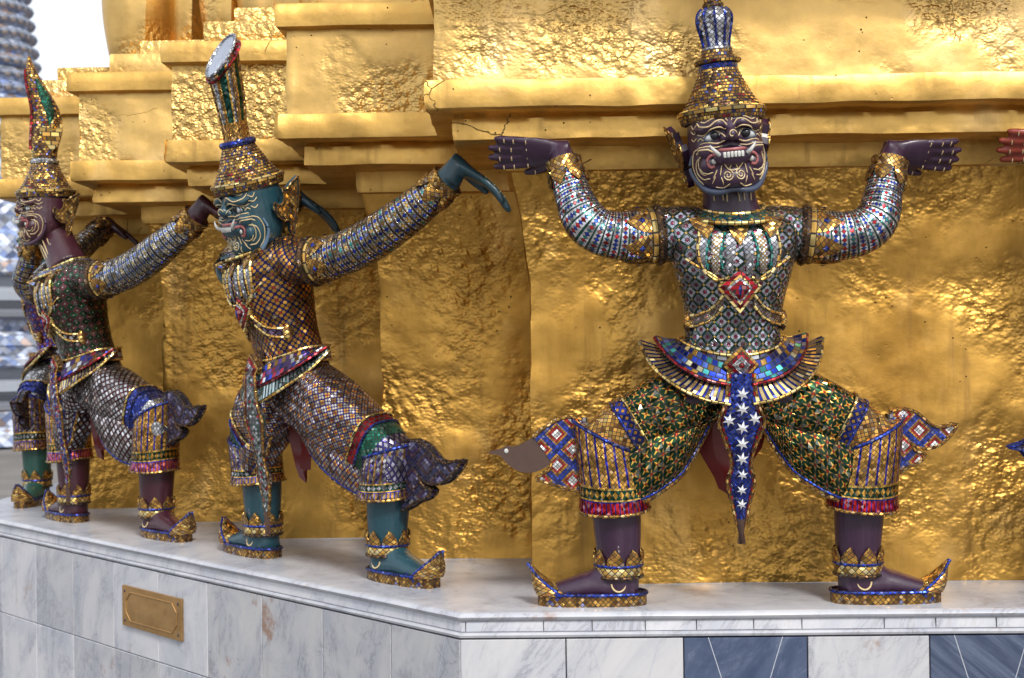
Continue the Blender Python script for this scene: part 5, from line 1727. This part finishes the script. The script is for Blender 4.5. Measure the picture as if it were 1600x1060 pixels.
def lunge(name, head_px, head_ly, head_turn, head_pitch, roll, kz=0.512, tr=1.0):
    S = lambda px, py, ly: measure(px, py, M_B, ly)
    P = {'name': name}
    P['torso'] = Matrix.Translation(S(457, 583, -0.05)) @ Matrix.Rotation(R(-9), 4, 'Z') @ Matrix.Rotation(R(9), 4, 'X') @ Matrix.Rotation(R(-3), 4, 'Y')
    P['pelvis'] = Matrix.Translation(S(457, 583, -0.05)) @ Matrix.Rotation(R(-8), 4, 'Z') @ Matrix.Rotation(R(2), 4, 'X')
    k = 442
    L = dict(pts=[S(484, 410, -0.13), S(524, 401, -0.10), S(570, 381, -0.07), S(620, 348, -0.04), S(665, 313, 0.0), S(700, 282, 0.03)],
             rad=[q / k for q in (34, 34, 34, 32, 28, 24)], wrist=S(716, 258, 0.05), dir=(0.56, 0.50, -0.50), back=(0.42, 0.42, 0.80), thumb=1, curl=9)
    T_ = P['torso']; I = T_.inverted()
    mir = lambda p: T_ @ (Matrix.Diagonal((-1, 1, 1, 1)) @ (I @ Vector(p)))
    mird = lambda d: T_.to_3x3() @ (Matrix.Diagonal((-1, 1, 1)) @ (I.to_3x3() @ Vector(d)))
    # the far arm: elbow out in front of the flank, forearm back to the wall behind the head
    p0 = T_ @ Vector((-0.200, -0.02, 0.425)); el = S(360, 420, -0.21); wr = Vector((-0.49, 0.215, 1.425))
    Rr = dict(pts=[p0, p0.lerp(el, 0.55), el + Vector((-0.005, 0.02, 0.0)), el.lerp(wr, 0.33), el.lerp(wr, 0.66), wr],
              rad=[q / k for q in (34, 33, 33, 30, 27, 24)], wrist=wr + Vector((0.0, 0.035, 0.02)), dir=(0.42, 0.55, -0.45), back=(0.25, 0.45, 0.85), thumb=-1, curl=9, up=(0.15, 0, 1))
    P['arm'] = {1: L, -1: Rr}
    P['head'] = Matrix.Translation(head_px) @ Matrix.Rotation(R(head_turn), 4, 'Z') @ Matrix.Rotation(R(roll), 4, 'Y') @ Matrix.Rotation(R(head_pitch), 4, 'X')
    P['ankle'] = {-1: (-0.39, 0.0), 1: (0.39, 0.0)}
    P['apron_len'] = 1.12
    P['knee_z'], P['thigh_r'] = kz, tr
    P['flap_flare'] = 0.5
    return P

POSE_A = frontal()
POSE_B = lunge('lunge_teal', measure(400, 334, M_B, -0.20), 0, -4, 17, 2, 0.432, 1.2)
POSE_C = lunge('lunge_purple', measure(74, 343, M_C, -0.16), 0, -12, 2, 0, 0.520, 1.1)

SK_PURPLE = m_skin("dark_purple_lacquer", (0.036, 0.012, 0.036))
SK_TEAL = m_skin("teal_lacquer", (0.014, 0.060, 0.082))
SK_MAROON = m_skin("maroon_lacquer", (0.048, 0.010, 0.020))
SK_GREEN = m_skin("green_lacquer", (0.020, 0.085, 0.065))
SK_RED = m_skin("red_lacquer", (0.26, 0.035, 0.015))

BASE_FIN = m_flame("red_white_blue_flame_glass", (0.80, 0.80, 0.80), (0.45, 0.02, 0.02), (0.50, 0.25, 0.04), (0.02, 0.05, 0.36))
DARK_FIN = m_flame("dark_purple_flame_glass", (0.16, 0.14, 0.26), (0.05, 0.03, 0.12), (0.10, 0.04, 0.03), (0.03, 0.03, 0.10))
STY_A = dict(skin=SK_PURPLE, crown='bottle', jaw=RIMB, face=(0.97, 1.0, 1.10),
    tunic=m_lattice("silver_lattice_glass", (0.40, 0.40, 0.46), (0.22, 0.03, 0.07), (0.012, 0.07, 0.05), 0.047),
    collar=TTEAL, trim=m_tiles("teal_line_glass", [(0, (0.03, 0.26, 0.22)), (0.7, (0.04, 0.34, 0.30))], 0.012, False, 2, tilt=0.3),
    petal=m_flower("white_flower_glass", 0.026, (0.75, 0.72, 0.66), (0.5, 0.06, 0.08), (0.45, 0.28, 0.08), (0.7, 0.7, 0.7)),
    sash=m_flower("sash_flower_glass", 0.024, (0.55, 0.55, 0.55), (0.4, 0.04, 0.08), (0.30, 0.17, 0.05)),
    sleeve=m_sleeve("white_red_blue_sleeve_glass", [(0, (0.50, 0.03, 0.04)), (0.58, (0.02, 0.06, 0.42)), (0.92, (0.05, 0.26, 0.26))], (0.012, 0.10, 0.075)),
    thigh=m_star("green_star_glass"), hem=m_diamond("blue_gold_hem_glass", (0.45, 0.22, 0.04), (0.03, 0.04, 0.24), None, 0.026, 0.26), hem2=TGOLD, hem3=TGOLD,
    cuff=m_cuff("gold_bar_cuff_glass", (0.62, 0.33, 0.06), (0.03, 0.03, 0.30), (0.32, 0.012, 0.012), (0.02, 0.02, 0.18)),
    flap1=TSQ, flap2=TBAR, apron=TBLUE, stars=True, fin=BASE_FIN, fin_edge=TGOLD, fin_shape={-1: FIN_OUT, 1: FIN_B}, bare_fin={-1: True})
MULTI = [(0, (0.10, 0.05, 0.22)), (0.30, (0.62, 0.62, 0.66)), (0.48, (0.40, 0.03, 0.06)), (0.66, (0.03, 0.05, 0.40)), (0.82, (0.55, 0.30, 0.06)), (0.93, (0.05, 0.30, 0.28))]
STY_B = dict(skin=SK_TEAL, crown='trumpet', jaw=m_paint("pale_blue_rim", (0.12, 0.20, 0.30), 0.35), face=(1.06, 0.84, 1.18), horn=m_horn('panelled_horn_glass'),
    tunic=m_flower("gold_flower_glass", 0.048, (0.60, 0.31, 0.05), (0.46, 0.04, 0.04), (0.030, 0.018, 0.12), (0.52, 0.26, 0.05)),
    collar=m_tiles("pale_blue_collar_glass", [(0, (0.34, 0.40, 0.52)), (0.5, (0.22, 0.27, 0.40))], 0.014, True, tilt=0.3), trim=TGOLDB, petal=TSILV,
    sash=m_diamond("violet_sash_glass", (0.30, 0.24, 0.44), (0.10, 0.04, 0.10), None, 0.03),
    sleeve=m_sleeve("blue_white_gold_sleeve_glass", [(0, (0.03, 0.06, 0.45)), (0.55, (0.55, 0.33, 0.08)), (0.9, (0.05, 0.34, 0.32))], (0.10, 0.05, 0.02), 0.025, (0.52, 0.52, 0.50), 0.36, 0.33),
    thigh=m_flower("multicolour_thigh_glass", 0.031, (0.50, 0.44, 0.40), (0.45, 0.03, 0.04), (0.04, 0.03, 0.17), (0.56, 0.30, 0.06)),
    hem=TRED, hem2=TGREEN, hem3=m_diamond('violet_knee_glass', (0.40, 0.38, 0.44), (0.06, 0.05, 0.20), None, 0.024, 0.34),
    cuff=m_cuff("silver_diamond_cuff_glass", (0.36, 0.34, 0.36), (0.42, 0.22, 0.04), (0.35, 0.20, 0.06), (0.03, 0.04, 0.36), True, 0.026, (0.10, 0.07, 0.24)),
    flap1=m_tiles("mixed_bead_glass", MULTI, 0.020, False, 0.8, tilt=0.6), flap2=m_bars("teal_silver_bars", (0.36, 0.42, 0.42), (0.02, 0.10, 0.09), 0.015),
    apron=m_tiles("silver_green_apron_glass", [(0, (0.50, 0.52, 0.54)), (0.4, (0.10, 0.16, 0.14)), (0.7, (0.24, 0.26, 0.28)), (0.9, (0.40, 0.04, 0.06))], 0.016, True, tilt=0.6),
    fin=DARK_FIN, fin_edge=m_dark, fin_size=(1.45, 1, 1.15), fin_shape={1: FIN_B})
STY_C = dict(skin=SK_MAROON, crown='flame', face=(1.05, 0.84, 1.05), jaw=m_paint("dark_plum_rim", (0.07, 0.03, 0.06), 0.35),
    tunic=m_check("green_red_check_glass", (0.020, 0.075, 0.035), (0.13, 0.045, 0.05), (0.45, 0.42, 0.36), 0.038),
    collar=m_tiles("blue_collar_glass", [(0, (0.05, 0.12, 0.46)), (0.5, (0.40, 0.46, 0.60))], 0.014, True, tilt=0.4), trim=TGOLDB, petal=TSILV,
    sash=m_diamond("silver_sash_glass", (0.62, 0.62, 0.66), (0.06, 0.03, 0.02), None, 0.034, 0.33),
    sleeve=m_sleeve("pale_blue_sleeve_glass", [(0, (0.10, 0.18, 0.55)), (0.5, (0.55, 0.42, 0.16)), (0.9, (0.2, 0.3, 0.5))], (0.04, 0.03, 0.03), 0.026, (0.60, 0.62, 0.66), 0.37, 0.30),
    thigh=m_diamond("silver_diamond_glass", (0.58, 0.58, 0.60), (0.09, 0.03, 0.03), None, 0.03, 0.33),
    hem=m_diamond("blue_hem_glass", (0.04, 0.08, 0.50), (0.02, 0.03, 0.20), None, 0.02), hem2=TBLUE, hem3=TSILV,
    cuff=m_cuff("gold_blue_cuff_glass", (0.58, 0.30, 0.05), (0.03, 0.04, 0.34), (0.48, 0.10, 0.05), (0.03, 0.04, 0.42)),
    flap1=m_tiles("dark_bead_glass", MULTI, 0.022, False, 1.2, tilt=0.6), flap2=TBAR,
    apron=m_tiles("blue_silver_apron_glass", [(0, (0.04, 0.06, 0.40)), (0.45, (0.45, 0.47, 0.55)), (0.75, (0.35, 0.04, 0.06))], 0.016, True, tilt=0.6),
    fin=DARK_FIN, fin_edge=m_dark, fin_size=(1.4, 1, 1.15), fin_shape={1: FIN_B})
STY_D = dict(STY_C, skin=SK_GREEN, face=None, crown='bottle', tunic=m_check("blue_red_check_glass", (0.05, 0.06, 0.40), (0.28, 0.06, 0.10), (0.5, 0.5, 0.5), 0.036),
    thigh=TSILV, sleeve=STY_B['sleeve'], cuff=STY_B['cuff'], fin=DARK_FIN, fin_size=(1, 1, 1), fin_shape={-1: FIN_B, 1: FIN_B})
STY_E = dict(STY_A, skin=SK_RED, fin=DARK_FIN, fin_edge=TBLUE, bare_fin={}, fin_shape={-1: FIN_OUT, 1: FIN_B})

GRP = "mosaic demon statues holding up the golden base"
build_statue("dark purple faced demon statue squatting square to the viewer with a bottle topped crown", M_A, POSE_A, STY_A, GRP)
build_statue("teal skinned demon statue in gold flowered tunic with a slanted horn crown", M_B, POSE_B, STY_B, GRP)
build_statue("maroon demon statue in profile with flame tipped crown and silver diamond trousers", M_C, POSE_C, STY_C, GRP)
build_statue("green legged demon statue half hidden behind the maroon one at the far corner", M_D, POSE_A, STY_D, GRP)
build_statue("red skinned demon statue whose fingers just reach in at the right edge", M_E, POSE_A, STY_E, GRP)
